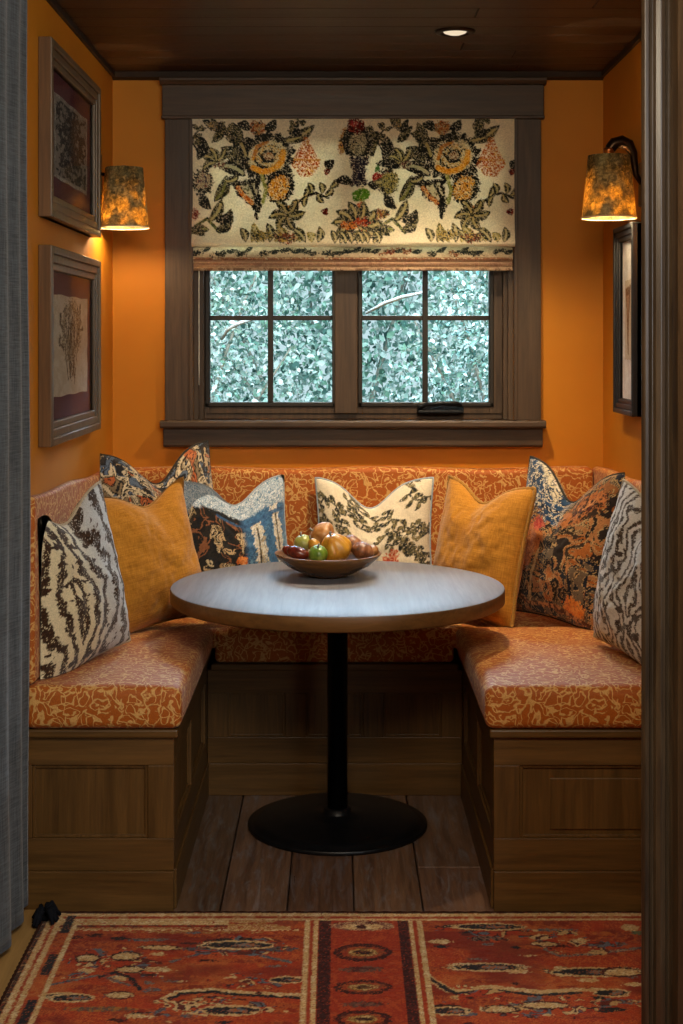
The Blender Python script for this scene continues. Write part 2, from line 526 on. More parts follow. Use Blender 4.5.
RX, RY = 2.4, -1.6                          # the room the photograph is taken from
planks('floor', M['floor'], XL - .1, RX, RY, YB + .1, -.02, 0, .2, 'y', .004, 11, 'worn dark brown wooden plank floor')
planks('ceiling', M['ceil'], XL - .1, RX, RY, YB + .1, ZC, ZC + .02, .125, 'x', .003, 5, 'dark stained wooden board ceiling', .75, (1.6, 3.0))

m = MB()
m.box(XL - .1, WX0, YB, YB + .12, -.02, ZC); m.box(WX1, XR + .1, YB, YB + .12, -.02, ZC)
m.box(WX0, WX1, YB, YB + .12, -.02, WZ0); m.box(WX0, WX1, YB, YB + .12, WZ1, ZC)
tag(m.build('wall_back', M['wall']), 'ochre painted wall around the window', kind='structure')
tag(MB().box(XL - .1, XL, RY, YB, -.02, ZC).build('wall_left', M['wall']), 'ochre painted left wall with two framed pictures', kind='structure')
tag(MB().box(XR, XR + .1, 3.2, YB, -.02, ZC).build('wall_right', M['wall']), 'ochre painted right wall with black frame', kind='structure')
tag(MB().box(.80, RX, 3.08, 3.2, -.02, ZC).build('wall_front_right', M['plaster']), 'wall beside the nook opening', kind='structure')
tag(MB().box(RX, RX + .1, RY, 3.2, -.02, ZC).build('wall_far_right', M['plaster']), 'wall of the room in front of the nook', kind='structure')
tag(MB().box(XL, RX, RY - .1, RY, -.02, ZC).build('wall_rear', M['plaster']), 'wall behind the viewer', kind='structure')

# door casing on the right, moulded upright
prof = [(.676, 3.2), (.641, 3.065), (.647, 3.058), (.656, 3.058), (.661, 3.068), (.667, 3.072), (.672, 3.064), (.682, 3.060), (.692, 3.064),
        (.697, 3.078), (.703, 3.082), (.709, 3.074), (.716, 3.055), (.728, 3.045), (.745, 3.045), (.752, 3.055), (.83, 3.055), (.83, 3.2)]
dc = MB().prism(prof, 'z', 0, ZC).build('trim_1', wood('casing_dark_oak', '231910', '58452F', 'z', .36, spec=.5), bevel=.002)
tag(dc, 'dark moulded wooden door casing at right', kind='structure')
# ceiling trim around the nook
m = MB().prism([(YB, ZC), (YB - .03, ZC), (YB - .022, ZC - .02), (YB, ZC - .028)], 'x', XL, XR)
m.box(XL, XL + .012, 3.3, YB - .03, ZC - .02, ZC); m.box(XR - .012, XR, 3.3, YB - .03, ZC - .02, ZC)
tag(m.build('trim_2', wood('ceiling_trim_wood', '20150E', '3A2818', 'x', .5), bevel=.002), 'thin dark trim where walls meet ceiling', kind='structure')
tag(MB().box(XL, -.757, 2.4, 3.785, 0, .009).build('trim_3', M['pale_oak'], bevel=.002), 'pale oak floor strip below the curtain', kind='structure')

# ------------------------------------------------------------------ window
win = empty('window_1', (.055, YB, WZ0), label='dark wooden casement window with two sashes', kind='structure')
cy0 = YB - .026
m = MB(); m.box(-.641, .750, cy0 - .006, YB, WZ1 + .006, 2.425); m.build('head_casing', M['casing'], win, bevel=.003)
m = MB().prism([(cy0 - .035, 2.446), (cy0 - .035, 2.437), (cy0 - .02, 2.425), (YB, 2.425), (YB, 2.446)], 'x', -.648, .757); m.build('head_cap', M['casing'], win, bevel=.002)
MB().box(-.643, .752, cy0 - .012, YB, WZ1 - .004, WZ1 + .008).build('head_bead', M['casing'], win, bevel=.003)
for x0, x1, s in ((-.631, WX0, 1), (WX1, .740, -1)):
    m = MB().box(x0, x1, cy0, YB, WZ0, WZ1 - .004)
    xi = x1 if s == 1 else x0
    m.box(min(xi, xi - s * .014), max(xi, xi - s * .014), cy0 - .006, cy0, WZ0, WZ1 - .004)
    m.build('side_casing', M['casing_v'], win, bevel=.002)
m = MB().prism([(cy0 - .035, WZ0 - .028), (cy0 - .04, WZ0 - .02), (cy0 - .04, WZ0 - .006), (cy0 - .034, WZ0), (YB + .06, WZ0), (YB + .06, WZ0 - .028)], 'x', -.645, .754)
m.build('window_sill', M['casing'], win, bevel=.002)
MB().prism([(cy0 - .012, WZ0 - .028), (YB, WZ0 - .028), (YB, 1.105), (cy0 - .006, 1.105), (cy0 - .012, 1.112)], 'x', -.636, .745).build('sill_apron', M['casing'], win, bevel=.002)
# jambs lining the opening
m = MB(); m.box(WX0, WX0 + .018, YB, YB + .12, WZ0, WZ1); m.box(WX1 - .018, WX1, YB, YB + .12, WZ0, WZ1); m.box(WX0 + .018, WX1 - .018, YB, YB + .12, WZ1 - .018, WZ1)
m.box(WX0 + .018, WX0 + .034, YB + .02, YB + .12, WZ0, WZ1 - .018); m.box(WX1 - .034, WX1 - .018, YB + .02, YB + .12, WZ0, WZ1 - .018)
m.box(WX0 + .034, WX1 - .034, YB + .06, YB + .12, WZ0, WZ0 + .02)
m.build('window_jamb', M['casing_v'], win, bevel=.0015)
ys = YB + .055
MB().box(-.012, .072, ys - .01, ys + .055, WZ0 + .02, WZ1 - .018).build('mullion', M['casing_v'], win, bevel=.003)
for (sx0, sx1, gx0, gx1, mx) in ((WX0 + .034, -.012, -.475, -.022, -.2505), (.072, WX1 - .034, .090, .560, .3235)):
    m = MB()
    z0, z1, gz0, gz1 = WZ0 + .02, WZ1 - .018, 1.264, 2.23
    y0, y1 = ys, ys + .045
    m.box(sx0, gx0, y0, y1, z0, z1); m.box(gx1, sx1, y0, y1, z0, z1)
    m.box(gx0, gx1, y0, y1, z0, gz0); m.box(gx0, gx1, y0, y1, gz1, z1)
    sash = m.build('sash', M['casing_v'], win, bevel=.0015)
    m = MB(); e = .016
    m.box(gx0 - e, gx0, y0 - .006, y0 + .03, gz0 - e, gz1); m.box(gx1, gx1 + e, y0 - .006, y0 + .03, gz0 - e, gz1)
    m.box(gx0 - e, gx1 + e, y0 - .006, y0 + .03, gz0 - e, gz0)
    m.build('glazing_frame', M['sash'], sash, bevel=.003)
    mm = MB(); mm.box(mx - .010, mx + .010, y0 + .010, y1 - .006, gz0, gz1); 
    mm.build('muntin', M['sash'], sash, origin=None, bevel=.002)
    for zz in (1.577, 1.895):
        m2 = MB()
        for xa, xb in ((gx0, mx - .010), (mx + .010, gx1)):
            m2.box(xa, xb, y0 + .010, y1 - .006, zz - .009, zz + .009)
        m2.build('muntin', M['sash'], sash, bevel=.002)
    MB().box(gx0, gx1, y0 + .024, y0 + .028, gz0, gz1).build('glass_pane', M['glass'], sash)
# folding crank
cx = PX(441, YB)
ck = MB()
ck.prism([(ys - .045, WZ0 + .021), (ys, WZ0 + .021), (ys, WZ0 + .052), (ys - .02, WZ0 + .05), (ys - .045, WZ0 + .032)], 'x', cx - .085, cx + .085)
cko = ck.build('crank_operator', M['black'], win, bevel=.004)
MB().tube([(cx - .08, ys - .035, WZ0 + .036), (cx - .055, ys - .045, WZ0 + .054), (cx, ys - .045, WZ0 + .060), (cx + .06, ys - .043, WZ0 + .058), (cx + .075, ys - .04, WZ0 + .05)], [.006, .007, .008, .010, .009], 10).build('crank_handle', M['black'], cko)

# ------------------------------------------------------------------ roman shade
DK = ['2A2D29', '1E2226', '35352A', '23272A', '4A4632', '1A1E20', '2A2D29', '1E2226']
DKG = ['23272A', '2C342C', '1E2226', '4E5032', 'A89A6C', '1E2226', '2C3028']
YE = ['D9992E', 'E8B44A', 'C8801F', 'EFD9A0', '4A4030']
ORG = ['C86A28', 'D98A3A', 'E8C080', '8A3A20']
RED = ['B4542A', 'C4702F', 'E6C89A', 'DDBB86', 'C05030']
MAR = ['5A1A1A', '7A2420', '3A1A1A', 'A0402A']
def sprig(p, x, y, L, a, n=5, cols=DKG, w=3.2, seed=0, vein=None):
    rnd = random.Random(seed + int(x * 7 + y))
    pts = []
    for i in range(n + 1):
        t = i / n
        aa = R(a + 35 * math.sin(t * 3 + seed))
        pts.append((x + L * t * math.cos(aa), y + L * t * math.sin(aa)))
    p.stroke(pts, .9, DK)
    for i in range(1, n + 1):
        for sgn in (-1, 1):
            if rnd.random() < .85:
                p.leaf(pts[i][0], pts[i][1], L * rnd.uniform(.25, .42), w * rnd.uniform(.5, .9), a + sgn * rnd.uniform(30, 75), cols, vein)
def shade_motifs(p, ox=0):
    # big rose
    x, y = 267 + ox, 157
    p.ell(x, y, 26, 22, DK, -20, 8)
    for a in range(0, 360, 24): p.leaf(x + 20 * math.cos(R(a)), y + 17 * math.sin(R(a)), 11, 3, a + 25, DK)
    p.ell(x + 1, y, 17, 14.5, ['E8DAB4', 'D9C48E', 'E8DAB4', '6A644A'], -20, 4, ring=2.6, scale=1.2)
    p.ell(x + 2, y - 1, 10.5, 8.5, ['D9B060', 'E2D2A8', 'C9953E', 'E2D2A8', '4A4A3A'], -20, 3, ring=2.2, scale=1.2)
    p.ell(x + 2, y - 1, 5, 4, ['B0743A', 'D6C09A', '7A4A2A'], 0, 2, scale=1.2)
    p.stroke([(x - 14, y + 11), (x - 4, y + 15), (x + 8, y + 12), (x + 15, y + 4), (x + 16, y - 5)], 2.8, ['DB9C30', 'E8B44A', 'D08A24'])
    p.stroke([(x - 8, y - 3), (x - 2, y + 5), (x + 6, y + 4)], 1.2, DK)
    p.stroke([(x - 14, y + 2), (x - 10, y - 10), (x, y - 15)], 1.8, ['D9992E', 'B87A4A', 'C88A3A'])
    # lower blossom: two petals and point
    p.poly([(232 + ox, 182), (258 + ox, 178), (262 + ox, 205), (257 + ox, 219), (252 + ox, 206), (238 + ox, 196)], DK, 3)
    p.poly([(240 + ox, 186), (254 + ox, 183), (258 + ox, 196), (252 + ox, 202)], ['D6C9A0', 'E2D2A8', '7A7450'], 2)
    p.stroke([(238 + ox, 188), (244 + ox, 196), (252 + ox, 203)], 2.2, ORG)
    p.stroke([(250 + ox, 185), (256 + ox, 198), (256 + ox, 217)], 1.6, DK)
    p.ell(280 + ox, 187, 14, 17, DK, 25, 4)
    p.ell(279 + ox, 188, 10, 13, YE, 25, 3, scale=1.6)
    p.stroke([(262 + ox, 176), (266 + ox, 190), (263 + ox, 203)], 1.8, ['B9B060', '8C9048', 'D6C98A'])
    # dark leaves on the left of the rose
    p.leaf(246 + ox, 176, 30, 6, 200, DK, ['C2B78C'])
    p.leaf(240 + ox, 165, 26, 6, 222, DKG)
    p.leaf(247 + ox, 160, 34, 5, 240, DK, ['B9A56B'])
    p.leaf(236 + ox, 148, 26, 5, 262, DKG)
    sprig(p, 233 + ox, 150, 30, 268, 5, DKG, 3.5, 2)
    sprig(p, 292 + ox, 142, 22, -62, 4, DKG, 3.5, 3)
    p.leaf(283 + ox, 142, 36, 5, -28, DKG, ['C8B67A'])
    # top flower
    p.ell(257 + ox, 128, 9, 7, ['8A7A5A', 'C89A5A', 'B9642E', '3A3A30'], 0, 4)
    p.leaf(264 + ox, 130, 16, 4, -40, DK); p.leaf(250 + ox, 131, 15, 4, 210, DK); p.leaf(260 + ox, 134, 12, 3.5, 20, DK)
    p.leaf(292 + ox, 131, 10, 3, 20, DK); p.leaf(298 + ox, 128, 10, 3, 70, DK)
    # dotted pear-shaped tree
    x, y = 306 + ox, 158
    hh = (p.v - 137) / 40
    half = np.where(hh < .65, 2.5 + 20 * hh ** 1.2, 14.5 - 30 * np.clip(hh - .7, 0, 1))
    tex = np.sin((p.u - x) * 1.25 + p.n1 * 6) * np.sin((p.v - y) * 1.05 + p.n2 * 5)
    p.mask((hh > 0) * (hh < 1) * (np.abs(p.u - x) < half) * (tex > -.12), ['C4622E', 'D98A3A', 'B4502A', 'E0B060'], 3)
    p.stroke([(x - 12, 160), (x + 14, 160)], .7, ['D9A24A'])
    # stem scroll below
    p.stroke([(290 + ox, 214), (297 + ox, 203), (305 + ox, 197), (316 + ox, 193), (328 + ox, 198)], 1.3, DK)
    for (lx, ly, a) in ((300, 200, 130), (304, 197, -70), (312, 194, -110), (318, 193, 60), (325, 196, -50), (322, 194, -100), (308, 196, 110), (330, 188, -50)):
        p.leaf(lx + ox, ly, 12, 3, a, DKG, ['C8B67A'])
    p.ell(287 + ox, 215, 11, 10, DK, 20, 4)
    p.ell(288 + ox, 212, 5, 7, ['D98A2A', 'E0A84A', 'C86A28'], 30, 2)
    for a in (60, 120, 170, 230, 300, 350): p.leaf(287 + ox, 215, 19, 4, a, DKG, ['B9A56B'])
    p.leaf(327 + ox, 208, 8, 3, 95, MAR); p.leaf(334 + ox, 160, 13, 4, 120, DK); p.leaf(330 + ox, 170, 7, 2.5, 130, MAR)
    # bottom cluster
    for i in range(13):
        rx = 246 + i * 6
        p.leaf(rx + ox, 243, 16 + 5 * math.sin(i * 2.1), 3.6, 250 + 25 * math.sin(i * 1.7), (DKG, ['B9A04A', '5E6038', 'D6C27A', '33402F'])[i % 2], ['CDBE8A'])
    p.ell(262 + ox, 236, 9, 5, ['D6B45A', '3A4038', 'C2A858', '2A2D29'], 0, 4); p.ell(286 + ox, 238, 9, 5, ['D6B45A', '3A4038', 'A05A38', '2A2D29'], 0, 4)
    # left foliage
    p.leaf(214 + ox, 202, 30, 5, -64, DKG, ['8C8A4A']); p.leaf(224 + ox, 181, 16, 4, -18, DK, ['C8B67A'])
    p.stroke([(196 + ox, 226), (207 + ox, 219), (215 + ox, 227), (220 + ox, 233)], 1.6, ['7A8048', '33402F', 'A8A060'])
    p.leaf(209 + ox, 222, 26, 4.5, -60, DKG, ['C8B67A']); p.leaf(216 + ox, 232, 20, 4.5, -40, DK, ['9A9A58']); p.leaf(219 + ox, 232, 26, 4.5, -62, DKG)
    p.leaf(210 + ox, 230, 20, 4, 170, DKG, ['9A9A58']); p.leaf(205 + ox, 236, 18, 4, 200, DKG); p.leaf(216 + ox, 222, 20, 4, -30, DK)
    p.ell(203 + ox, 182, 10, 13, DK, 0, 5, scale=1.8); p.ell(203 + ox, 181, 7, 9, ['A87A6A', '3A4048', 'D6C9A0', '8A4A3A', 'C9B98C'], 0, 4, scale=1.5)
    p.leaf(200 + ox, 193, 20, 4, 55, DK); p.leaf(206 + ox, 196, 14, 4, 80, DK)
    p.ell(218 + ox, 162, 9, 6, ['8A5A4A', '5A3A30', 'D6C9A0', '3A4038'], 20, 4, scale=1.5)
    for a in (150, 200, 240, 300): p.leaf(217 + ox, 162, 17, 3.5, a, DKG, ['C8B67A'])
    p.leaf(198 + ox, 160, 24, 5, -80, DK); sprig(p, 197 + ox, 150, 26, -85, 4, DKG, 3.5, 4)
    p.leaf(212 + ox, 143, 22, 4, -60, DKG); p.leaf(210 + ox, 128, 14, 4, -20, DK); p.ell(212 + ox, 126, 5, 4, ['9A8A6A', '4A4A40', 'C8A86A'], 0, 3)
    p.ell(195 + ox, 214, 4.5, 5.5, ['A0463A', 'C89A7A', '7A2A28'], 0, 2)
def shade_centre(p):
    x = 357
    p.ell(x - 12, 141, 6, 14, ['C88A3A', 'B87A4A', 'D9B060', '5A4A38'], 15, 3)
    p.ell(x + 2, 142, 17, 17, DK, 0, 4, scale=1.6)
    p.ell(x + 1, 143, 9, 12, ['B9A880', '5A533A', 'D6C9A0', '23272A'], 0, 3, scale=1.4)
    p.stroke([(x + 13, 128), (x + 19, 140), (x + 15, 154)], 2.6, DKG); p.stroke([(x - 9, 130), (x - 14, 140), (x - 10, 154)], 1.5, DK)
    p.ell(x - 1, 126, 9, 8, MAR, 0, 2); p.ell(x - 3, 124, 4, 3, ['A0303A', 'C04A3A'], 0, 1.5)
    p.poly([(x - 8, 157), (x + 12, 157), (x + 8, 176), (x + 12, 186), (x - 8, 186), (x - 4, 174)], ['23222A', '2E2A38', '3A3640', '6A6258'], 3)
    p.leaf(x - 4, 184, 18, 4, 190, DK); p.leaf(x + 10, 184, 14, 4, -10, DK)
    p.ell(x + 4, 195, 9, 6.5, ['5E8A2A', '6E9A34', '4A7A24'], -15, 1.5)
    p.ell(x + 4, 208, 4.5, 7, ['C4502A', 'D9763A', 'A83A28'], 0, 2)
    p.ell(x + 20, 178, 5, 5, ['B4302A', 'C84A3A', '8A2420'], 0, 1.5); p.leaf(x + 18, 172, 8, 2, -70, ['5E8A4A'])
    for a in (150, 185, 215, 250, 285, 320, 350, 20): p.leaf(x, 226, 26, 5, a, DKG, ['C8B67A'])
    p.ell(x - 8, 226, 8, 4, ['C8641F', 'D98A3A', '5A2A1A'], 0, 3); p.ell(x + 6, 222, 8, 4, ['C8541F', 'A8402A', '2A2D29'], 0, 3); p.ell(x, 236, 14, 6, ['D6B45A', '33402F', '23272A', 'B4542A'], 0, 4)
    for i in range(9): p.leaf(x - 22 + i * 5.5, 244, 14, 3.5, 255 + 20 * math.sin(i * 2), DKG, ['CDBE8A'])
    p.leaf(x + 36, 190, 22, 5, 200, DKG, ['C8B67A']); p.ell(x + 33, 183, 8, 10, ['B9A04A', '5E6038', 'D6C27A', '33402F', '2A2D29'], 0, 4, scale=1.5)
    p.ell(x + 26, 214, 6, 5, ['A86A3A', '3A3A30', 'D9B060'], 0, 3); p.leaf(x + 44, 168, 26, 4, 190, DK)

SY = YB - .03                              # front of the cloth
shade = empty('roman_shade', (.057, SY, WZ1), label='cream floral roman shade with dark blossoms pulled half down over the window', cat='window shade')
def shade_sheet(name, y0, y1, fy, nu=460, nv=None, motif=True, x0=192, x1=514.5, zmap=None):
    nv = nv or int((y1 - y0) * 1.55)
    uu, vv = np.meshgrid(np.linspace(x0, x1, nu), np.linspace(y0, y1, nv))
    Xw = (uu - HX) * SY / F; Zw = CH - (vv - HY) * SY / F
    Yw = SY + fy(uu, (vv - y0) / (y1 - y0))
    if zmap is not None: Zw = zmap(uu, (vv - y0) / (y1 - y0), Zw)
    p = Paint(uu, vv, 'F2E4C2', 1.0, 3, .10)
    p.mask(fbm(uu / 30, vv / 30, 4) * .35, ['DCC89E', 'EFE2C4'], 12)
    if motif:
        p.lw = 1.22
        shade_motifs(p, 0); shade_motifs(p, 185)
        shade_centre(p)
    p._shape = (Xw, Yw, Zw)
    return p, np.stack([Xw, Yw, Zw], -1)
def fy_main(u, t):
    return -.004 * np.sin(u * .06) * t - .030 * t ** 8 + .020 * np.clip((t - .97) / .03, 0, 1) ** 2
p, P = shade_sheet('shade_panel', 118, 246.5, fy_main)
P -= np.array(shade.location)
o = grid_mesh('shade_panel', P, M['shade_cloth'], shade, col=p.c)
o.modifiers.new('thick', 'SOLIDIFY').thickness = .002
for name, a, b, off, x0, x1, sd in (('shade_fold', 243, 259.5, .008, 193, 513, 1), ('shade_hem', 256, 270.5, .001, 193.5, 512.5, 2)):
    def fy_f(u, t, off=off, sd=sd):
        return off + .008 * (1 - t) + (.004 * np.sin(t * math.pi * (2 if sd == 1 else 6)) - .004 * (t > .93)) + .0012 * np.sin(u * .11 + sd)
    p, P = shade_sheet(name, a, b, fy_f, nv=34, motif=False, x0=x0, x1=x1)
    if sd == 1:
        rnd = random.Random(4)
        p.mask(np.ones_like(p.u) * .75, ['B8A080', 'A89070', 'C4AE8C'], 6)  # shadow under the main panel painted in as a darker cloth colour
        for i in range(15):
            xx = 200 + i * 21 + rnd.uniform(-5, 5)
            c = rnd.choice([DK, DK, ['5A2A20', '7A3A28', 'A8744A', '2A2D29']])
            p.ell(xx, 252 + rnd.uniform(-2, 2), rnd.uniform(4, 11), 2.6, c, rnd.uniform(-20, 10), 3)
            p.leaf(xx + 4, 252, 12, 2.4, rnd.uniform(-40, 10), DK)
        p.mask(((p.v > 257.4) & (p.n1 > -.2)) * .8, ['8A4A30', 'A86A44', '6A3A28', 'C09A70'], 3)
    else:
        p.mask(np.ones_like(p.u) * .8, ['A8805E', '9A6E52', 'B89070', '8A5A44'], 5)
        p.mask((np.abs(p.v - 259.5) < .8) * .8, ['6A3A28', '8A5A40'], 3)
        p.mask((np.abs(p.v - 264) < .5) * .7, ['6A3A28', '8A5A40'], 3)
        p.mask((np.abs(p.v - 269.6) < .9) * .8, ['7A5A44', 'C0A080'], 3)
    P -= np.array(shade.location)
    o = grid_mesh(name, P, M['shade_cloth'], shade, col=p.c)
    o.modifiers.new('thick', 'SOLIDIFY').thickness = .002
MB().box(PX(192, SY), PX(514.5, SY), SY + .004, SY + .05, WZ1 - .03, WZ1 - .006).build('head_rail', M['casing'], shade)
MB().tube([(PX(199, SY + .03), SY + .03, z) for z in np.linspace(1.33, WZ1 - .03, 12)], .0022, 6).build('pull_cord', M['cord'], shade)

# ------------------------------------------------------------------ garden beyond the window
tag(MB().box(-8, 8, 5.45, 16, -.3, -.25).build('ground', M['soil']), 'dark ground of the garden outside', kind='structure')
def bush(name, c, rad, n, label, seed, sizes=(.018, .038)):
    rnd = np.random.RandomState(seed)
    root = empty(name, (c[0], c[1], -.25), label=label, cat='bush', group=None)
    d = rnd.normal(size=(n, 3)); d /= np.linalg.norm(d, axis=1)[:, None]
    r = rnd.rand(n) ** .45
    lump = 1 + .22 * np.sin(d[:, 0] * 7 + seed) * np.sin(d[:, 2] * 6 + 2 * seed)
    pos = d * r[:, None] * lump[:, None] * np.array(rad)
    pos[:, 2] += c[2] + .25
    L = rnd.uniform(sizes[0], sizes[1], n)
    ax = rnd.normal(size=(n, 3)); ax[:, 2] -= .5; ax /= np.linalg.norm(ax, axis=1)[:, None]
    up = d * .7 + rnd.normal(size=(n, 3)) * .5 + np.array([0, 0, .6]); sd = np.cross(ax, up); sd /= np.linalg.norm(sd, axis=1)[:, None]
    nm = np.cross(sd, ax)
    w = L * rnd.uniform(.22, .34, n)
    prof = [(0, 0, 0), (.3, 1, .12), (.7, .75, .1), (1, 0, -.05), (.7, -.75, .1), (.3, -1, .12), (.5, 0, -.02)]
    V = np.concatenate([(pos + ax * (L * a)[:, None] + sd * (w * b)[:, None] + nm * (L * h)[:, None])[:, None] for a, b, h in prof], 1)
    base = np.arange(n)[:, None] * 7
    Q = np.concatenate([base + np.array(f)[None] for f in ((0, 1, 6, 5), (1, 2, 3, 6), (6, 3, 4, 5))], 0)
    pal = np.array([lin(x) for x in ('6A968E', '8FB6AE', 'B4D4D0', '48706C', 'D0E6E6', '7AA896', 'A2C8C0', 'E4F2F4', 'DCEEF0')])
    cc = pal[rnd.randint(0, len(pal), n)] * rnd.uniform(.75, 1.15, (n, 1))
    C = np.repeat(cc[:, None], 7, 1).reshape(-1, 3)
    fast_mesh('foliage', V.reshape(-1, 3), Q, M['leaf'], root, col=C, smooth=True)
    m = MB()
    pr = random.Random(seed)
    for i in range(9):
        a = pr.uniform(0, 6.28); e = pr.uniform(.35, .95)
        ex, ey, ez = math.cos(a) * rad[0] * e, math.sin(a) * rad[1] * e, c[2] + .25 + rad[2] * pr.uniform(-.3, .75)
        pts = [(ex * t ** 1.5 + .03 * math.sin(5 * t + i), ey * t ** 1.5 + .03 * math.cos(4 * t + i), ez * t) for t in np.linspace(0, 1, 9)]
        m.tube(pts, [.022 * (1 - .8 * t) for t in np.linspace(0, 1, 9)], 7)
    m.build('stems', M['bark'], root, local=True)
    return root
bl = bush('garden_shrub', (-.92, 7.3, 1.5), (.78, .6, 1.5), 17000, 'pale green leafy shrub outside filling the left sash', 3)
br_ = bush('garden_shrub', (1.0, 7.1, 1.45), (.78, .6, 1.45), 17000, 'blue-green leafy shrub outside filling the right sash', 8)
for rt, pts in ((bl, [(PX(222, 6.6), 6.6, PZ(339, 6.6)), (PX(228, 6.55), 6.55, PZ(329, 6.55)), (PX(240, 6.55), 6.55, PZ(323, 6.55)), (PX(262, 6.6), 6.6, PZ(316, 6.6))]),
                (br_, [(PX(366, 6.5), 6.5, PZ(313, 6.5)), (PX(385, 6.45), 6.45, PZ(303, 6.45)), (PX(402, 6.45), 6.45, PZ(297, 6.45)), (PX(425, 6.5), 6.5, PZ(292, 6.5))])):
    MB().tube(pts, [.007, .009, .009, .006], 7).build('branch', M['bark'], rt)
bush('garden_tree', (.0, 9.6, 1.8), (2.3, .7, 2.0), 22000, 'dense tree filling the background behind both shrubs', 12, (.03, .07))

# ------------------------------------------------------------------ banquette benches
def panel_face(root, axis, face, a0, a1, z0, z1, n, mats, out, sw0=None):
    """framed panels on a bench face. axis: 'y' faces the viewer (plane Y=face), 'x' a side face (plane X=face); out: outward sign"""
    hm, vm = mats
    def bx(m, p0, p1, d0, d1, q0, q1):
        f0, f1 = sorted((face + out * d0, face + out * d1))
        if axis == 'y': m.box(p0, p1, f0, f1, q0, q1)
        else: m.box(f0, f1, p0, p1, q0, q1)
        return m
    T = .016; zr0 = z0 + .105; zt = z1
    bx(MB(), a0, a1, 0, T + .006, z0, zr0).build('plinth', hm, root, bevel=.002)
    bx(MB(), a0, a1, 0, T, zt - .075, zt).build('top_rail', hm, root, bevel=.002)
    bx(MB(), a0, a1, 0, T, zr0, zr0 + .085).build('bottom_rail', hm, root, bevel=.002)
    sw = .068
    if sw0:
        bx(MB(), a0, a0 + sw0, 0, T, zr0 + .085, zt - .075).build('stile', vm, root, bevel=.002)
        a0 += sw0 - sw
    w = (a1 - a0 - sw) / n
    for i in range(1 if sw0 else 0, n + 1):
        s0 = a0 + i * w
        bx(MB(), s0, s0 + sw, 0, T, zr0 + .085, zt - .075).build('stile', vm, root, bevel=.002)
    for i in range(n):
        p0, p1 = a0 + i * w + sw, a0 + (i + 1) * w
        m = bx(MB(), p0, p1, 0, .003, zr0 + .085, zt - .075)
        e = .022
        zz0, zz1 = zr0 + .085, zt - .075
        for q in ((p0, p0 + .008, zz0, zz1), (p1 - .008, p1, zz0, zz1), (p0 + .008, p1 - .008, zz0, zz0 + .008), (p0 + .008, p1 - .008, zz1 - .008, zz1)):
            bx(m, q[0], q[1], .003, .010, q[2], q[3])
        m.build('panel', vm, root, bevel=.0015)

HM = (M['bench_h'], M['bench_v']); YM = (M['bench_y'], M['bench_v'])
SB, BB = .478, .432                       # tops of the side and back bench boxes
T = .016
BXL, BXR, YBB = -.430, .408, 4.764        # inner faces
def bench(x0, x1, y0, y1, top, label, faces):
    r = empty('bench_base', ((x0 + x1) / 2, (y0 + y1) / 2, 0), label=label, cat='bench', group='built-in bench bases of the nook')
    MB().box(x0, x1, y0, y1, 0, top - .02).build('carcass', M['bench_v'], r)
    for f in faces: panel_face(r, *f)
    return r
yb_end = YBB
bl_ = bench(XL + .002, BXL - T, YF + T, YB - .004, SB, 'left oak panelled bench base beside the grey curtain',
            [('y', YF + T, XL + .002, BXL, 0, SB - .022, 1, HM, -1, .022), ('x', BXL - T, YF + T, yb_end - .007, 0, SB - .022, 2, YM, 1)])
br2 = bench(BXR + T, XR - .002, YF + T, YB - .004, SB, 'right oak panelled bench base beside the door casing',
            [('y', YF + T, BXR, XR - .002, 0, SB - .022, 1, HM, -1), ('x', BXR + T, YF + T, yb_end - .007, 0, SB - .022, 2, YM, -1)])
bb_ = bench(BXL + .0008, BXR - .0008, YBB + T, YB - .004, BB, 'back oak panelled bench base below the window, in shadow behind the table',
            [('y', YBB + T, BXL + .0008, BXR - .0008, 0, BB - .022, 3, HM, -1)])
MB().box(XL + .002, BXL + .012, YF - .014, YB - .004, SB - .022, SB).build('bench_top', M['bench_h'], bl_, bevel=.005)
MB().box(BXR - .012, XR - .002, YF - .014, YB - .004, SB - .022, SB).build('bench_top', M['bench_h'], br2, bevel=.005)
MB().box(BXL + .013, BXR - .013, YBB - .012, YB - .004, BB - .022, BB).build('bench_top', M['bench_h'], bb_, bevel=.005)
# inner raised panel on the right end
px0, px1 = BXR + .068 + .03, XR - .07 - .03
MB().box(px0 + .05, px1, YF + T - .008, YF + T - .002, .105 + .085 + .02, SB - .022 - .075 - .035).build('raised_panel', M['bench_v'], br2, bevel=.004)

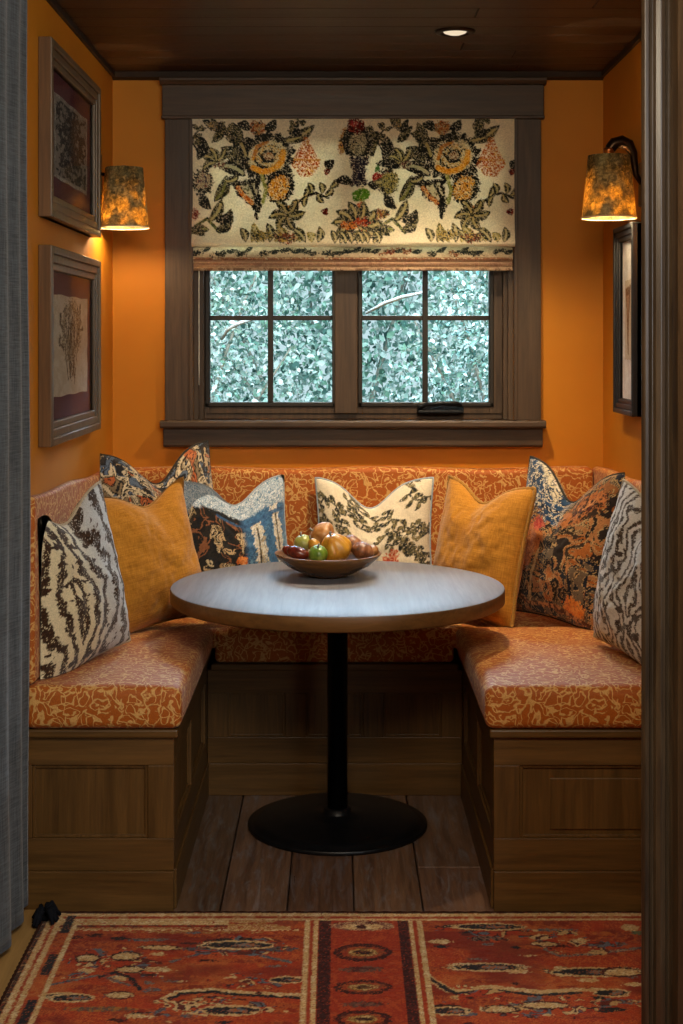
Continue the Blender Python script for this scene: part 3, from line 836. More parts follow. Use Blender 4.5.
# upholstery
def cushion(name, x0, x1, y0, y1, z0, zf, zb, label, group, rad=.024, n=24, puff=.010, apron=None):
    """rounded seat slab: top slopes from zf (front) to zb (back)"""
    bm = bmesh.new()
    nx, ny = max(6, int((x1 - x0) / .03)), max(6, int((y1 - y0) / .03))
    cx, cy = (x0 + x1) / 2, (y0 + y1) / 2
    m = MB(); m.bm = bm
    m.box(x0, x1, y0, y1, z0, zf)
    if apron: m.box(apron[0], apron[1], y0 - .004, y0 + .35, apron[2], zf + .001)
    for v in bm.verts:
        if v.co.z > z0 + .01 and v.co.y > cy: v.co.z = zb
    bmesh.ops.bevel(bm, geom=list(bm.edges), offset=rad, segments=5, affect='EDGES', profile=.5)
    for k in range(1, nx): 
        bmesh.ops.bisect_plane(bm, geom=bm.verts[:] + bm.edges[:] + bm.faces[:], plane_co=(x0 + (x1 - x0) * k / nx, 0, 0), plane_no=(1, 0, 0))
    for k in range(1, ny):
        bmesh.ops.bisect_plane(bm, geom=bm.verts[:] + bm.edges[:] + bm.faces[:], plane_co=(0, y0 + (y1 - y0) * k / ny, 0), plane_no=(0, 1, 0))
    for v in bm.verts:
        u = (v.co.x - x0) / (x1 - x0) * 2 - 1; w = (v.co.y - y0) / (y1 - y0) * 2 - 1
        h = (v.co.z - z0) / (zf - z0)
        b = max(0, 1 - u * u) ** .5 * max(0, 1 - w * w) ** .5
        if h > .5: v.co.z += puff * b + .003 * math.sin(v.co.x * 19) * math.sin(v.co.y * 15) * b
        e = math.sin(min(1, max(0, h)) * math.pi)
        if w < -.9: v.co.y -= .007 * e * max(0, 1 - u * u)
    for f in bm.faces: f.smooth = True
    o = m.build(name, M['seat'])
    return tag(o, label, 'cushion', group)
SG = 'rust patterned seat cushions'
cushion('seat_cushion', XL + .004, BXL + .022, YF - .024, YBB - .014, SB + .001, .592, .556, 'rust scroll-patterned seat cushion on the left bench', SG)
cushion('seat_cushion', BXR - .024, XR - .004, YF - .024, YBB - .014, SB + .001, .592, .556, 'rust scroll-patterned seat cushion on the right bench', SG)
# the back cushion sits between the bench boxes at its front and spreads over them behind
cushion('seat_cushion', XL + .072, XR - .072, YBB + .0, YB - .10, SB + .001, .540, .545, 'rust scroll-patterned seat cushion on the back bench under the window', SG, .018, apron=(BXL + .024, BXR - .026, BB + .001))
def backrest(x0, x1, y0, y1, z0, za, zb, axis, label):
    m = MB()
    bm = m.bm
    m.box(x0, x1, y0, y1, z0, za)
    if axis == 'y':
        for v in bm.verts:
            if v.co.z > z0 + .1 and v.co.y > (y0 + y1) / 2: v.co.z = zb
    for k in range(1, 40):
        if axis == 'x': bmesh.ops.bisect_plane(bm, geom=bm.verts[:] + bm.edges[:] + bm.faces[:], plane_co=(x0 + (x1 - x0) * k / 40, 0, 0), plane_no=(1, 0, 0))
        else: bmesh.ops.bisect_plane(bm, geom=bm.verts[:] + bm.edges[:] + bm.faces[:], plane_co=(0, y0 + (y1 - y0) * k / 40, 0), plane_no=(0, 1, 0))
    for v in bm.verts:
        t = v.co.x if axis == 'x' else v.co.y
        if v.co.z > z0 + .1: v.co.z += .004 * math.sin(t * 9)
    o = m.build('back_cushion', M['seat'], bevel=.02 if x1 - x0 > .04 else .012, bseg=5)
    for f in o.data.polygons: f.use_smooth = True
    return tag(o, label, 'cushion', 'rust patterned back cushions')
backrest(XL + .034, XR - .05, YB - .095, YB - .004, .50, 1.032, 1.032, 'x', 'rust scroll-patterned back cushion along the wall below the window')
backrest(XL + .003, XL + .032, YF - .01, YB - .004, .594, 1.085, 1.035, 'y', 'rust scroll-patterned back cushion along the left wall')
backrest(XR - .047, XR - .003, YF - .01, YB - .004, .594, 1.075, 1.035, 'y', 'rust scroll-patterned back cushion along the right wall')

# ------------------------------------------------------------------ pillows
from mathutils.bvhtree import BVHTree
bpy.context.view_layer.update()
_sv, _sp = [], []
for _o in bpy.data.objects:
    if _o.name.startswith('seat_cushion'):
        _b = len(_sv)
        _sv += [_o.matrix_world @ v.co for v in _o.data.vertices]; _sp += [[_b + i for i in f.vertices] for f in _o.data.polygons]
SEATS = BVHTree.FromPolygons(_sv, _sp)
def sep(p, yaw): return (np.array((p[0], p[1], 0.)), np.array((math.sin(R(yaw)), -math.cos(R(yaw)), 0.)))
# planes where neighbouring pillows press against each other (normal towards the front one)
SEP_AB = sep((-.66, 4.345), 35)
SEP_BC = sep((-.585, 4.795), 49)
SEP_CD = sep((-.52, 4.99), 40)
SEP_FG = sep((.585, 4.86), -53)
SEP_GH = sep((.80, 4.49), -15)
def settle(objs, limits):
    """soft filling gives way: press the pillow flat where it meets seat, backs and neighbours"""
    bpy.context.view_layer.update()
    for o in objs:
        me = o.data
        mw = np.array(o.matrix_world); n = len(me.vertices)
        co = np.empty(n * 3); me.vertices.foreach_get('co', co); co = co.reshape(-1, 3)
        w = co @ mw[:3, :3].T + mw[:3, 3]
        for (p0, nr), sg in limits:
            d = (w - p0) @ nr * sg
            w += nr * sg * np.where(d < .0025, .0025 - d, 0)[:, None]
        r = np.hypot(w[:, 0] - TX, w[:, 1] - TY); zz = w[:, 2]
        k = (zz > TZ - .052) & (zz < TZ + .006) & (r < TR + .004)
        f = np.where(k, (TR + .004) / np.maximum(r, .01), 1)
        w[:, 0] = TX + (w[:, 0] - TX) * f; w[:, 1] = TY + (w[:, 1] - TY) * f
        w[:, 0] = np.clip(w[:, 0], XL + .0345, XR - .0505)
        w[:, 1] = np.minimum(w[:, 1], YB - .0985)
        for i in range(n):
            if w[i, 2] < .66:
                h = SEATS.ray_cast(Vector((w[i, 0], w[i, 1], 1.5)), Vector((0, 0, -1)))
                if h[0] is not None and w[i, 2] < h[0].z + .0025: w[i, 2] = h[0].z + .0025
        inv = np.linalg.inv(mw)
        co = w @ inv[:3, :3].T + inv[:3, 3]
        me.vertices.foreach_set('co', co.ravel()); me.update()

TX, TY, TZ, TR = PX(337.5, 4.47), 4.47, .74, .513
def pillow(loc, yaw, lean, S, thick, mat, pmat, label, paint=None, chop=.0, chop_u=0., pull=.07, n=130, seed=1, roll=0, fringe=False, H=None, limits=()):
    H = H or S
    g = np.linspace(-1, 1, n)
    g = np.sign(g) * (1 - (1 - np.abs(g)) ** 1.35) if False else g
    u, v = np.meshgrid(g, g)
    def outline(u, v):
        x = S / 2 * u * (1 - pull * (1 - v ** 2) ** 1.2)
        z = H / 2 * v * (1 - pull * (1 - u ** 2) ** 1.2)
        w = np.clip((v + 1) / 2, 0, 1)
        z = z - chop * np.exp(-((u - chop_u) / .42) ** 2) * w ** 2.2
        x = x + .0 * w
        return x, z
    x, z = outline(u, v)
    prof = (np.clip(1 - np.abs(u) ** 2.3, 0, 1) * np.clip(1 - np.abs(v) ** 2.3, 0, 1)) ** .55
    wr = fbm(u * 3 + seed, v * 3, seed, 3) - .5
    w = np.clip((v + 1) / 2, 0, 1)
    dent = np.exp(-((u - chop_u) / .22) ** 2) * np.clip((v - .1) / .9, 0, 1) * (1 if chop else 0)
    crease = sum(np.exp(-((u - chop_u + s * (.15 + .5 * (1 - v)) * .8) / .05) ** 2) * np.clip(v, 0, 1) * .12 for s in (-1, 1)) if chop else 0
    th = thick / 2 * prof * (1 + .35 * wr) * (1 - .35 * dent) * (1.08 - .16 * w) - thick * .25 * crease * prof
    zz = z + H / 2
    fr = np.stack([x, -th, zz], -1)
    bk = np.stack([x[:, ::-1], th[:, ::-1], zz[:, ::-1]], -1)
    idx = np.arange(n * n).reshape(n, n)
    q = np.stack([idx[:-1, :-1], idx[:-1, 1:], idx[1:, 1:], idx[1:, :-1]], -1).reshape(-1, 4)
    V = np.concatenate([fr.reshape(-1, 3), bk.reshape(-1, 3)]); Q = np.concatenate([q, q + n * n])
    col = None
    if paint:
        c1 = paint(u, v); c2 = paint(-u[:, ::-1] * -1, v)[:, ::-1]
        col = np.concatenate([c1.reshape(-1, 3), c2.reshape(-1, 3)])
    root = fast_mesh('throw_pillow', V, Q, mat, col=col)
    bm = bmesh.new(); bm.from_mesh(root.data); bmesh.ops.remove_doubles(bm, verts=bm.verts, dist=1e-5); bmesh.ops.recalc_face_normals(bm, faces=bm.faces); bm.to_mesh(root.data); bm.free()
    root.location = loc
    root.rotation_euler = Euler((R(-lean), R(roll), R(yaw)), 'XYZ')
    # piping round the seam
    t = np.linspace(-1, 1, 40)[:-1]
    uu = np.concatenate([t, np.ones(39), -t, -np.ones(39)]); vv = np.concatenate([-np.ones(39), t, np.ones(39), -t])
    px, pz = outline(uu, vv)
    m = MB()
    rr = .0045 if not fringe else .006
    rs = [rr * (1 + (.5 * (i % 2) if fringe else .0)) for i in range(len(px))]
    m.tube([(a, 0, b + H / 2) for a, b in zip(px, pz)], rs, 7, closed=True)
    pip = m.build('piping', pmat, root, local=True)
    settle((root, pip), limits)
    tag(root, label, 'pillow', 'throw pillows along the banquette')
    return root

def ikat_paint(dark, light, light2, n=4.2, vs=1.15, seed=0, wob=.55, thr=.0, cool_light=0., c0=-.25, noise=.8):
    def f(u, v):
        a = np.abs(u - c0)
        tri = np.abs(((v * vs + seed * .37 + 10) % 2) - 1)
        og = .5 - .5 * np.cos(math.pi * tri)
        ph = a * n + wob * og * np.exp(-((a - .35) / .5) ** 2) * 2.2 + noise * (fbm(a * 3.5, v * 5, seed, 3) - .5) * 2
        j = (vn(u * 34, v * 75, seed + 5) - .5) * 1.5
        s = np.sin(ph * 2 * math.pi + j)
        p = Paint(u * 60, v * 60, light, 1.0, seed)
        p.mask(np.clip((u - c0 - .1) * 1.6, 0, 1) * cool_light, [light2], 4)  # cool light on the pillow's far side painted into the ground colour
        cut = vn(a * 6, v * 9, seed + 8)
        p.mask(np.clip((s - thr - .25 * (cut > .72)) / .25 + .5, 0, 1) * (p.st > .07), dark, 1.6)
        # small lozenges and bars between the bands
        d = np.abs(((v * 4.2 + 10) % 1) - .5) * 2 + np.abs(((a * 3.2) % 1) - .5) * 1.4
        p.mask((d + j * .2 < .42) * (cut > .45) * (a < .8), dark, 1.6)
        return p.c
    return f
def tapestry_paint(cols, f, seed, K=6, lw=.2, ax=1.0, extra=None, lines=('1E1E20', '2C2824'), warp=1.2):
    def fn(u, v):
        p = Paint(u * 60, v * 60, cols[0], 1.3, seed)
        p.cells(cols, f, K, lines, lw, seed, None, ax, warp)
        if extra: extra(p)
        return p.c
    return fn
def floral_paint(bg, seed, darks, lights, accents, nb=26, size=(8, 18), extra=None):
    def f(u, v):
        rnd = random.Random(seed)
        p = Paint(u * 60, v * 60, bg[0], 1.3, seed)
        p.mask((fbm(u * 2.2, v * 2.2, seed, 3) > .5) * 1.0, bg, 9)
        for i in range(nb):
            x, y = rnd.uniform(-60, 60), rnd.uniform(-60, 60)
            s = rnd.uniform(*size); a = rnd.uniform(0, 360)
            k = rnd.random()
            if k < .4:
                p.leaf(x, y, s * 2, s * .45, a, rnd.choice(darks), rnd.choice(lights))
            elif k < .75:
                p.ell(x, y, s, s * .7, rnd.choice(darks), a, 4)
                p.ell(x, y, s * .72, s * .5, rnd.choice(accents), a, 4, scale=1.8)
                p.ell(x, y, s * .35, s * .25, rnd.choice(darks + lights), a, 3)
            else:
                p.stroke([(x, y), (x + s * math.cos(R(a)), y + s * math.sin(R(a))), (x + 1.7 * s * math.cos(R(a + 40)), y + 1.7 * s * math.sin(R(a + 40)))], 1.8, rnd.choice(lights))
        if extra: extra(p)
        return p.c
    return f
def toile_paint(u, v):
    p = Paint(u * 60, v * 60, 'E4D8BE', 1.5, 5)
    rnd = random.Random(21)
    for i in range(34):
        x, y = rnd.uniform(-58, 58), rnd.uniform(-58, 58)
        if abs(x + 8) < 16 and abs(y - 2) < 16: continue
        a = rnd.choice((-60, -120, 60, 120, 30)) + rnd.uniform(-25, 25)
        pts = [(x + t * 14 * math.cos(R(a + 40 * t)), y + t * 14 * math.sin(R(a + 40 * t))) for t in (0, .5, 1, 1.5)]
        p.stroke(pts, 1.0, ['23272A', '3A3A34', '5A533A'])
        for t in (0, .5, 1, 1.5):
            q = pts[int(t * 2)]
            for sg in (-1, 1): p.leaf(q[0], q[1], rnd.uniform(7, 12), 2.6, a + sg * rnd.uniform(40, 90), ['23272A', '33342E', '6A6448', '8A7D58'])
    for (x, y) in ((12, -18), (18, -12), (7, -24), (20, -20)): p.ell(x, y, 5.5, 5, ['B4402E', 'C8603A', 'D99A7A'], 0, 3, scale=1.4)
    p.stroke([(14, -25), (13, -40)], 1.3, ['33402F'])
    return p.c
def blue_extra(p):
    # pale fringed columns on a blue ground at the right
    p.mask(np.clip((p.u - 2) / 6, 0, 1) * (p.v < 45), ['3E648C', '4A78A2', '34567A', '6A94B4'], 6)
    for (x, y, w) in ((20, 0, 7), (44, 10, 5)):
        p.poly([(x - w, y + 24), (x + w * .7, y + 26), (x + w * 1.4, y - 10), (x + w, y - 50), (x - w * .2, y - 50), (x - w * .6, y - 10)], ['D8D6CC', 'C2B89A', 'E4E4E0', 'A89878'], 3)
        p.stroke([(x, y + 18), (x + 2, y - 40)], 1.0, ['6A6250', '3A3A34'])
    p.mask(np.clip((p.v - 34 + p.n1 * 4) / 3, 0, 1), ['C6D4DE', '8AA6BE', 'E2E8EA', '5E82A2', 'B4C6D2'], 2.5)
    p.stroke([(-20, 30), (10, 24), (60, 30)], 1.8, ['2E4A6E', '3E648C'])
    p.ell(0, -16, 6, 5, ['C86A2E', 'D98A4A'], 0, 2)
def paisley_extra(p):
    p.mask(np.clip((p.v - p.u * -.2 - 22 + p.n1 * 10) / 3, 0, 1) * (p.u < 5), ['23405E', '1E3450', '2E5276', 'D6C9B0', '1A2A40', '23405E'], 4)
    p.mask(np.clip((p.v - 44 + p.u * .3) / 3, 0, 1) * (p.u < -10), ['D8CDB4', 'C9BC9E', '2A3A50', 'E0D8C4'], 2)
    p.poly([(-48, -8), (-22, 22), (-8, 10), (-18, -20), (-34, -30)], ['B4642E', 'C47A42', 'A85828', 'D08A58'], 3, 5)
    p.ell(-18, 18, 8, 6, ['A83A34', 'C4604A'], 30, 3)
    p.ell(28, 34, 22, 13, ['A86434', 'B87444', '3A2A20'], 15, 4, scale=4)
    p.ell(30, 34, 10, 6, ['5A2A24', '2A2020', 'C8895A'], 15, 3)
    p.stroke([(-10, -5), (-16, -30), (-18, -50)], 1.6, ['B08A5A', 'C8A878'])
    p.stroke([(-60, 5), (-30, 30), (10, 48)], 1.5, ['1A2236', 'D6C9B0'])
    p.ell(34, -46, 11, 8, ['D0742A', 'DA8A3E'], 0, 3)
    p.stroke([(-50, -40), (-20, -52), (10, -50), (50, -56)], 2.0, ['C08A5A', '5A3420'])
SEAT = .566
D1 = [['1E2126', '262A30', '33302C'], ['23272A', '3A3A34', '2A2D29']]
L1 = [['D6CDB8', 'C2B490'], ['BFA77E', 'D8C8A4']]
PI_IK = ['3A2618', '2E1E14', '4E3622', '3A2618']
pillow((-.705, 4.07, SEAT + .012), 68, 8, .48, .17, M['ikat'], M['pipe_cream'], 'cream pillow with bold brown ikat pattern on the left bench nearest the curtain',
       ikat_paint(PI_IK, 'E4D5AE', 'CCD2D8', 4.0, 1.25, 3, .55, .1, .85, -.38, .55), .06, .1, n=190, seed=2, roll=-7, limits=[(SEP_AB, 1)])
pillow((-.575, 4.665, SEAT + .004), 50, 13, .46, .18, M['mustard'], M['mustard_trim'], 'plain mustard pillow on the left bench beside the cream ikat pillow', None, .06, .25, seed=4, roll=-5, limits=[(SEP_AB, -1), (SEP_BC, 1)])
pillow((-.562, 4.972, .562), 49, 9, .53, .16, M['fabric'], M['pipe_dark'], 'dark floral pillow with orange blossoms in the left corner behind the mustard pillow',
       tapestry_paint(['C9AE86', 'B8653A', 'D8C8A6', '5E6C80', '3A3430', 'C8794C', '8A765A', 'D2C0A0', '2A2A2E'], .075, 31, 7, .22, 1.4), .11, .0, n=170, seed=6, H=.57, roll=-2, limits=[(SEP_BC, -1), (SEP_CD, -1)])
pillow((-.345, 5.025, .553), 26, 14, .44, .16, M['fabric'], M['pipe_blue'], 'blue and black floral pillow left of the fruit bowl against the back cushion',
       tapestry_paint(['2A2826', 'C0A47C', '3A342C', '23252A', 'D2BE98', '8A5A3C', '2E2C2A', '9A8460'], .085, 47, 7, .25, .8, blue_extra), .085, .1, n=170, seed=8, H=.47, limits=[(SEP_CD, 1)])
pillow((.130, 5.09, .553), 0, 12, .42, .15, M['fabric'], M['pipe_blue'], 'cream pillow with small black leafy print at the centre below the window', toile_paint, .095, -.08, n=170, seed=10, H=.46)
pillow((.435, 4.88, .552), -52, 13, .42, .17, M['mustard'], M['mustard_trim'], 'plain mustard pillow with fringed edge on the right, behind the table', None, .06, -.1, seed=12, fringe=True, H=.47, roll=1, limits=[(SEP_FG, 1)])
pillow((.705, 4.80, SEAT - .006), -54, 11, .46, .16, M['fabric'], M['pipe_dark'], 'navy and rust paisley pillow in the right corner',
       tapestry_paint(['2A2422', '8A5A34', '1E2230', 'B07A4C', '3A2C22', '23304A', '6A5A48', '2A2220', 'A8642E'], .065, 63, 7, .2, 1.0, paisley_extra, ('161618', 'B89A6C')), .11, .0, n=180, seed=14, H=.53, roll=3, limits=[(SEP_FG, -1), (SEP_GH, -1)])
pillow((.838, 4.12, SEAT + .012), -73, 8, .48, .20, M['ikat'], M['pipe_cream'], 'pale grey pillow with fine brown scribble pattern on the right bench by the door casing',
       ikat_paint(['4A3A2C', '3A2E26', '5E4E3E'], 'D6D4CE', 'C4CCD4', 6.5, 2.2, 9, .5, .2, 0., .3, 1.1), .05, .0, n=190, seed=16, roll=7, limits=[(SEP_GH, 1)])

# ------------------------------------------------------------------ table
TX, TY, TZ, TR = PX(337.5, 4.47), 4.47, .74, .513
tb = empty('pedestal_table', (TX, TY, 0), label='round wooden pedestal table with a black column and disc base', cat='table')
MB().lathe([(0, TZ - .001), (TR - .012, TZ - .001), (TR - .004, TZ), (TR - .004, TZ)], (TX, TY, 0), 96) if False else None
m = MB().lathe([(0, TZ - .046), (TR - .05, TZ - .046), (TR - .006, TZ - .046), (TR, TZ - .042), (TR, TZ - .006), (TR - .0015, TZ - .0025)], (TX, TY, 0), 128)
m.build('table_edge', M['table_edge'], tb)
m = MB().lathe([(TR - .0015, TZ - .0025), (TR - .005, TZ), (TR - .2, TZ), (0, TZ)], (TX, TY, 0), 128)
m.build('table_top', M['table'], tb)
MB().lathe([(0, .025), (.031, .025), (.031, TZ - .056), (.09, TZ - .056), (.09, TZ - .047), (0, TZ - .047)], (TX, TY, 0), 32).build('column', M['black'], tb)
MB().lathe([(0, 0), (.272, 0), (.276, .004), (.276, .012), (.272, .014), (.262, .015), (.258, .020), (.235, .026), (.10, .034), (.05, .038), (.044, .042), (.042, .055), (.033, .057), (0, .057)], (TX, TY, 0), 96).build('base_plate', M['base_black'], tb)

# bowl and fruit
BX, BY = PX(328, 4.64), 4.64
wb = wood('turned_bowl_wood', '46280E', '85581F', 'x', .3, spec=.6)
MB().lathe([(0, 0), (.062, 0), (.066, .004), (.085, .012), (.13, .034), (.163, .061), (.170, .070), (.171, .074), (.167, .075), (.160, .068), (.125, .044), (.085, .022), (.05, .014), (0, .013)],
           (0, 0, 0), 64, mod=lambda a, z: 1 + .006 * math.sin(3 * a)).build('fruit_bowl', wb).location = (BX, BY, TZ)
bo = bpy.data.objects['fruit_bowl']; tag(bo, 'shallow brown wooden bowl of gourds and figs on the round table', 'bowl')
def fruit_mat(name, a, b, c, rough=.3, sc=25):
    k = N(name)
    v = k.obj()
    n = k.noise(v, sc, 4, .6, .6)
    col = k.ramp(n, [(.3, lin(a)), (.5, lin(b)), (.72, lin(c))])
    return k.done(k.bsdf(col, rough, k.bump(n, .15, .002), Specular_IOR_Level=.6, Subsurface_Weight=.0))
FM = {'yellow': fruit_mat('golden_skin', '8A5A14', 'BC8626', 'CFA040'), 'green': fruit_mat('green_skin', '3E5A1A', '66862A', '98A850'),
      'rosy': fruit_mat('rosy_tan_skin', '7A4620', 'A87440', 'C8A070'), 'brown': fruit_mat('wrinkled_brown_skin', '4E2C1A', '8A5636', 'B48460', .4, 45),
      'red': fruit_mat('dark_red_skin', '2E0E0A', '5A1E14', '8A3A24', .2), 'paleg': fruit_mat('pale_green_skin', '7A7A34', '9AA050', 'C0BC7A')}
def fruit(name, px, py, Y, r, mat, label, ribs=0, amp=.08, neck=0., sq=(1, 1, 1), rot=(0, 0, 0), wr=0., stem=True, cat='fruit'):
    X, Z = PX(px, Y), PZ(py, Y)
    prof = []
    for i in range(25):
        t = math.pi * i / 24
        rr = math.sin(t); zz = -math.cos(t)
        if neck:
            k = max(0, zz); rr *= 1 - neck * .55 * k; zz = zz + neck * .55 * k * k
        zz -= .12 * math.exp(-(rr / .25) ** 2) * (1 if zz > 0 else -1)
        prof.append((r * rr, r * zz))
    f = (lambda a, z: 1 + amp * (abs(math.cos(ribs * a / 2)) - .6)) if ribs else (lambda a, z: 1 + wr * math.sin(7 * a + 40 * z) * math.sin(3 * a + 90 * z / max(r, .01) * .05))
    m = MB().lathe(prof, (0, 0, 0), 40, mod=f)
    for v in m.bm.verts: v.co = Vector((v.co.x * sq[0], v.co.y * sq[1], v.co.z * sq[2]))
    o = m.build(name, mat, origin=(0, 0, 0))
    o.location = (X, Y, Z); o.rotation_euler = rot
    if stem:
        ztop = prof[-1][1] * sq[2]
        MB().tube([(0, 0, ztop - .004), (.001, 0, ztop + .006), (.004, .001, ztop + .013)], [.004, .003, .0035], 6).build('stem', M['bark'], o, local=True)
    return tag(o, label, cat, 'fruit in the wooden bowl')
fruit('gourd', 335, 549, 4.59, .049, FM['yellow'], 'golden ribbed gourd at the front centre of the bowl', 6, .16, .35, (1.08, 1, .92), (R(12), R(-22), .3))
fruit('apple', 318, 554, 4.53, .030, FM['green'], 'small bright green fruit at the front of the bowl', 5, .08, 0, (1, 1, .92), (R(25), 0, 0))
fruit('pear', 322, 536, 4.71, .042, FM['rosy'], 'rosy tan fruit at the back of the bowl, topmost of the pile', 5, .10, .2, (1.15, 1, .85), (0, R(-60), .2))
fruit('apple', 303, 543, 4.66, .029, FM['paleg'], 'pale green fruit at the back left of the bowl', 0, 0, 0, (1, 1, .95), (R(10), R(-15), 0))
fruit('pear', 314, 545, 4.63, .020, FM['yellow'], 'small yellow fruit between the two green ones', 0, 0, .3, (1, 1, 1), (0, R(-30), 0))
fruit('fig', 363, 551, 4.61, .033, FM['brown'], 'wrinkled brown fig at the right front of the bowl', 9, .10, .1, (1.1, 1, .85), (R(15), R(20), .5), stem=False)
fruit('fig', 353, 544, 4.72, .031, FM['brown'], 'brown fig at the back right of the bowl behind the golden gourd', 8, .09, .1, (1.15, 1, .85), (0, R(35), 0), stem=False)
fruit('plum', 298, 553, 4.58, .030, FM['red'], 'glossy dark red plum at the left front of the bowl', 0, 0, 0, (1.25, .8, .72), (0, R(14), R(-15)), stem=False)
fruit('plum', 290, 551, 4.66, .022, FM['red'], 'glossy dark red plum lying at the left rim of the bowl', 0, 0, 0, (1.2, .9, .8), (0, R(25), R(10)), stem=False)
fruit('fig', 371, 551, 4.67, .022, FM['rosy'], 'small tan fig lying at the right rim of the bowl', 6, .1, 0, (1.1, 1, .8), (0, R(-20), 0), stem=False)

# ------------------------------------------------------------------ pictures
def picture(side, y0, y1, z0, z1, dep, fw, mats, label, art, bev=.012, matw=(.07, .07)):
    """side -1: hangs on the left wall; +1: on the right wall"""
    wx = XL + .001 if side < 0 else XR - .001
    s = 1 if side < 0 else -1
    r = empty('picture_frame', (wx, (y0 + y1) / 2, z0), label=label, cat='picture')
    def bx(m, d0, d1, a0, a1, b0, b1):
        a, b = sorted((wx + s * d0, wx + s * d1)); m.box(a, b, a0, a1, b0, b1); return m
    fm, fs, mm = mats
    m = MB()
    steps = [(0, 1.0, .62 * dep), (.0, .34, dep), (.34, .7, .86 * dep), (.7, 1.0, .74 * dep)]
    for q0, q1, d in steps:
        a, b = q0 * fw, q1 * fw
        if q0 == 0 and q1 == 1.0:
            pass
        bx(m, 0, d, y0 + a, y0 + b, z0 + a, z1 - a); bx(m, 0, d, y1 - b, y1 - a, z0 + a, z1 - a)
        bx(m, 0, d, y0 + b, y1 - b, z0 + a, z0 + b); bx(m, 0, d, y0 + b, y1 - b, z1 - b, z1 - a)
    fo = m.build('frame', fm, r, bevel=.004, bseg=3)
    if side < 0: bx(MB(), 0, dep - .003, y0 - .004, y0 + .001, z0, z1).build('frame_edge', fs, r, bevel=.0015)
    bx(MB(), .002, .012, y0 + fw, y1 - fw, z0 + fw, z1 - fw).build('mat_board', mm, r)
    # art sheet
    ay0, ay1, az0, az1 = y0 + fw + matw[0], y1 - fw - matw[0], z0 + fw + matw[1], z1 - fw - matw[1]
    nu, nv = 120, 150
    uu, vv = np.meshgrid(np.linspace(-1, 1, nu), np.linspace(-1, 1, nv))
    yy = (ay0 + ay1) / 2 + uu * (ay1 - ay0) / 2 * (1 + .01 * np.sin(vv * 9)); zz = (az0 + az1) / 2 + vv * (az1 - az0) / 2 * (1 + .01 * np.sin(uu * 8))
    xx = np.full_like(yy, wx + s * .0145) + s * .0015 * fbm(uu * 3, vv * 3, 2)
    P = np.stack([xx, yy, zz], -1) - np.array(r.location)
    grid_mesh('print', P, M['paper'], r, col=art(uu, vv))
    bx(MB(), .0195, .0215, y0 + fw * .98, y1 - fw * .98, z0 + fw * .98, z1 - fw * .98).build('glass', M['pglass'], r)
    return r
M['paper'] = painted('art_paper', 500, .9, 0, .1)
def pglass():
    k = N('picture_glass')
    fr = k.n('Fresnel', {'IOR': 1.3}).outputs[0]
    t = k.n('BsdfTransparent', {'Color': (.97, .97, .97, 1)}); g = k.n('BsdfGlossy', {'Roughness': .06, 'Color': (.8, .85, .9, 1)})
    return k.done(k.n('MixShader', {0: k.math('MULTIPLY', fr, .12), 1: t.outputs[0], 2: g.outputs[0]}))
M['pglass'] = pglass()
def art_dark(u, v):
    p = Paint(u * 60, v * 60, '8A8478', 1.2, 3)
    m = fbm(u * 9, v * 12, 5, 4) + .25 * (1 - np.hypot(u * .9, v * .7))
    p.mask(np.clip((m - .52) / .08, 0, 1) * (np.maximum(np.abs(u), np.abs(v)) < .9), ['2E2C2A', '1E1C1C', '4A463E', '3A3834'], 2)
    for k in range(14):
        x = -48 + k * 7.3; p.stroke([(x, -50), (x * .3, 10), (x * .8, 50)], .7, ['24221F', '6A665C'])
    p.mask((np.maximum(np.abs(u), np.abs(v)) > .93) * 1., ['A8A294', '8A8478'], 4)
    return p.c
def art_pale(u, v):
    p = Paint(u * 60, v * 60, 'B9AE98', 1.2, 9)
    p.mask(fbm(u * 6, v * 6, 2, 3) * .6, ['A89C84', 'C9C0AC'], 6)
    rnd = random.Random(5)
    for k in range(26):
        x = rnd.gauss(0, 20); y0 = rnd.uniform(10, 52); y1 = rnd.uniform(-50, 0) if abs(x) < 22 else rnd.uniform(-5, 20)
        p.stroke([(x, y0), (x + rnd.uniform(-5, 5), (y0 + y1) / 2), (x * .7, y1)], rnd.uniform(.8, 2.6), ['3A2E24', '5A4A38', '6E5E48', '2A221C'], 2)
    p.ell(0, 18, 26, 30, ['5A4A38', 'A89878', '3A2E24', '8A7A60'], 0, 14, ring=5)
    return p.c
def art_figure(u, v):
    p = Paint(u * 60, v * 60, 'D4CCBE', 1.2, 4)
    p.poly([(-45, 52), (50, 48), (30, 10), (8, -50), (-4, -54), (-12, 0)], ['6A4A34', '8A6A50', '4A3226'], 3)
    p.poly([(-20, 40), (30, 36), (10, 0), (-4, 8)], ['B4907A', 'A87A60'], 3)
    return p.c
FL = (M['frame'], M['frame_side'], M['maroon'])
picture(-1, 3.99, 4.815, 1.835, 2.33, .038, .066, FL, 'upper picture in bronzed frame with dark etched print on maroon mat', art_dark, matw=(.075, .06))
picture(-1, 3.99, 4.815, 1.20, 1.757, .038, .066, FL, 'lower picture in bronzed frame with pale brown-streaked print on maroon mat', art_pale, matw=(.07, .065))
picture(1, 4.61, 4.93, 1.25, 1.872, .036, .05, (M['blackframe'], M['blackframe'], M['white']), 'narrow black framed picture with white mat on the right wall below the sconce', art_figure, matw=(.055, .13))

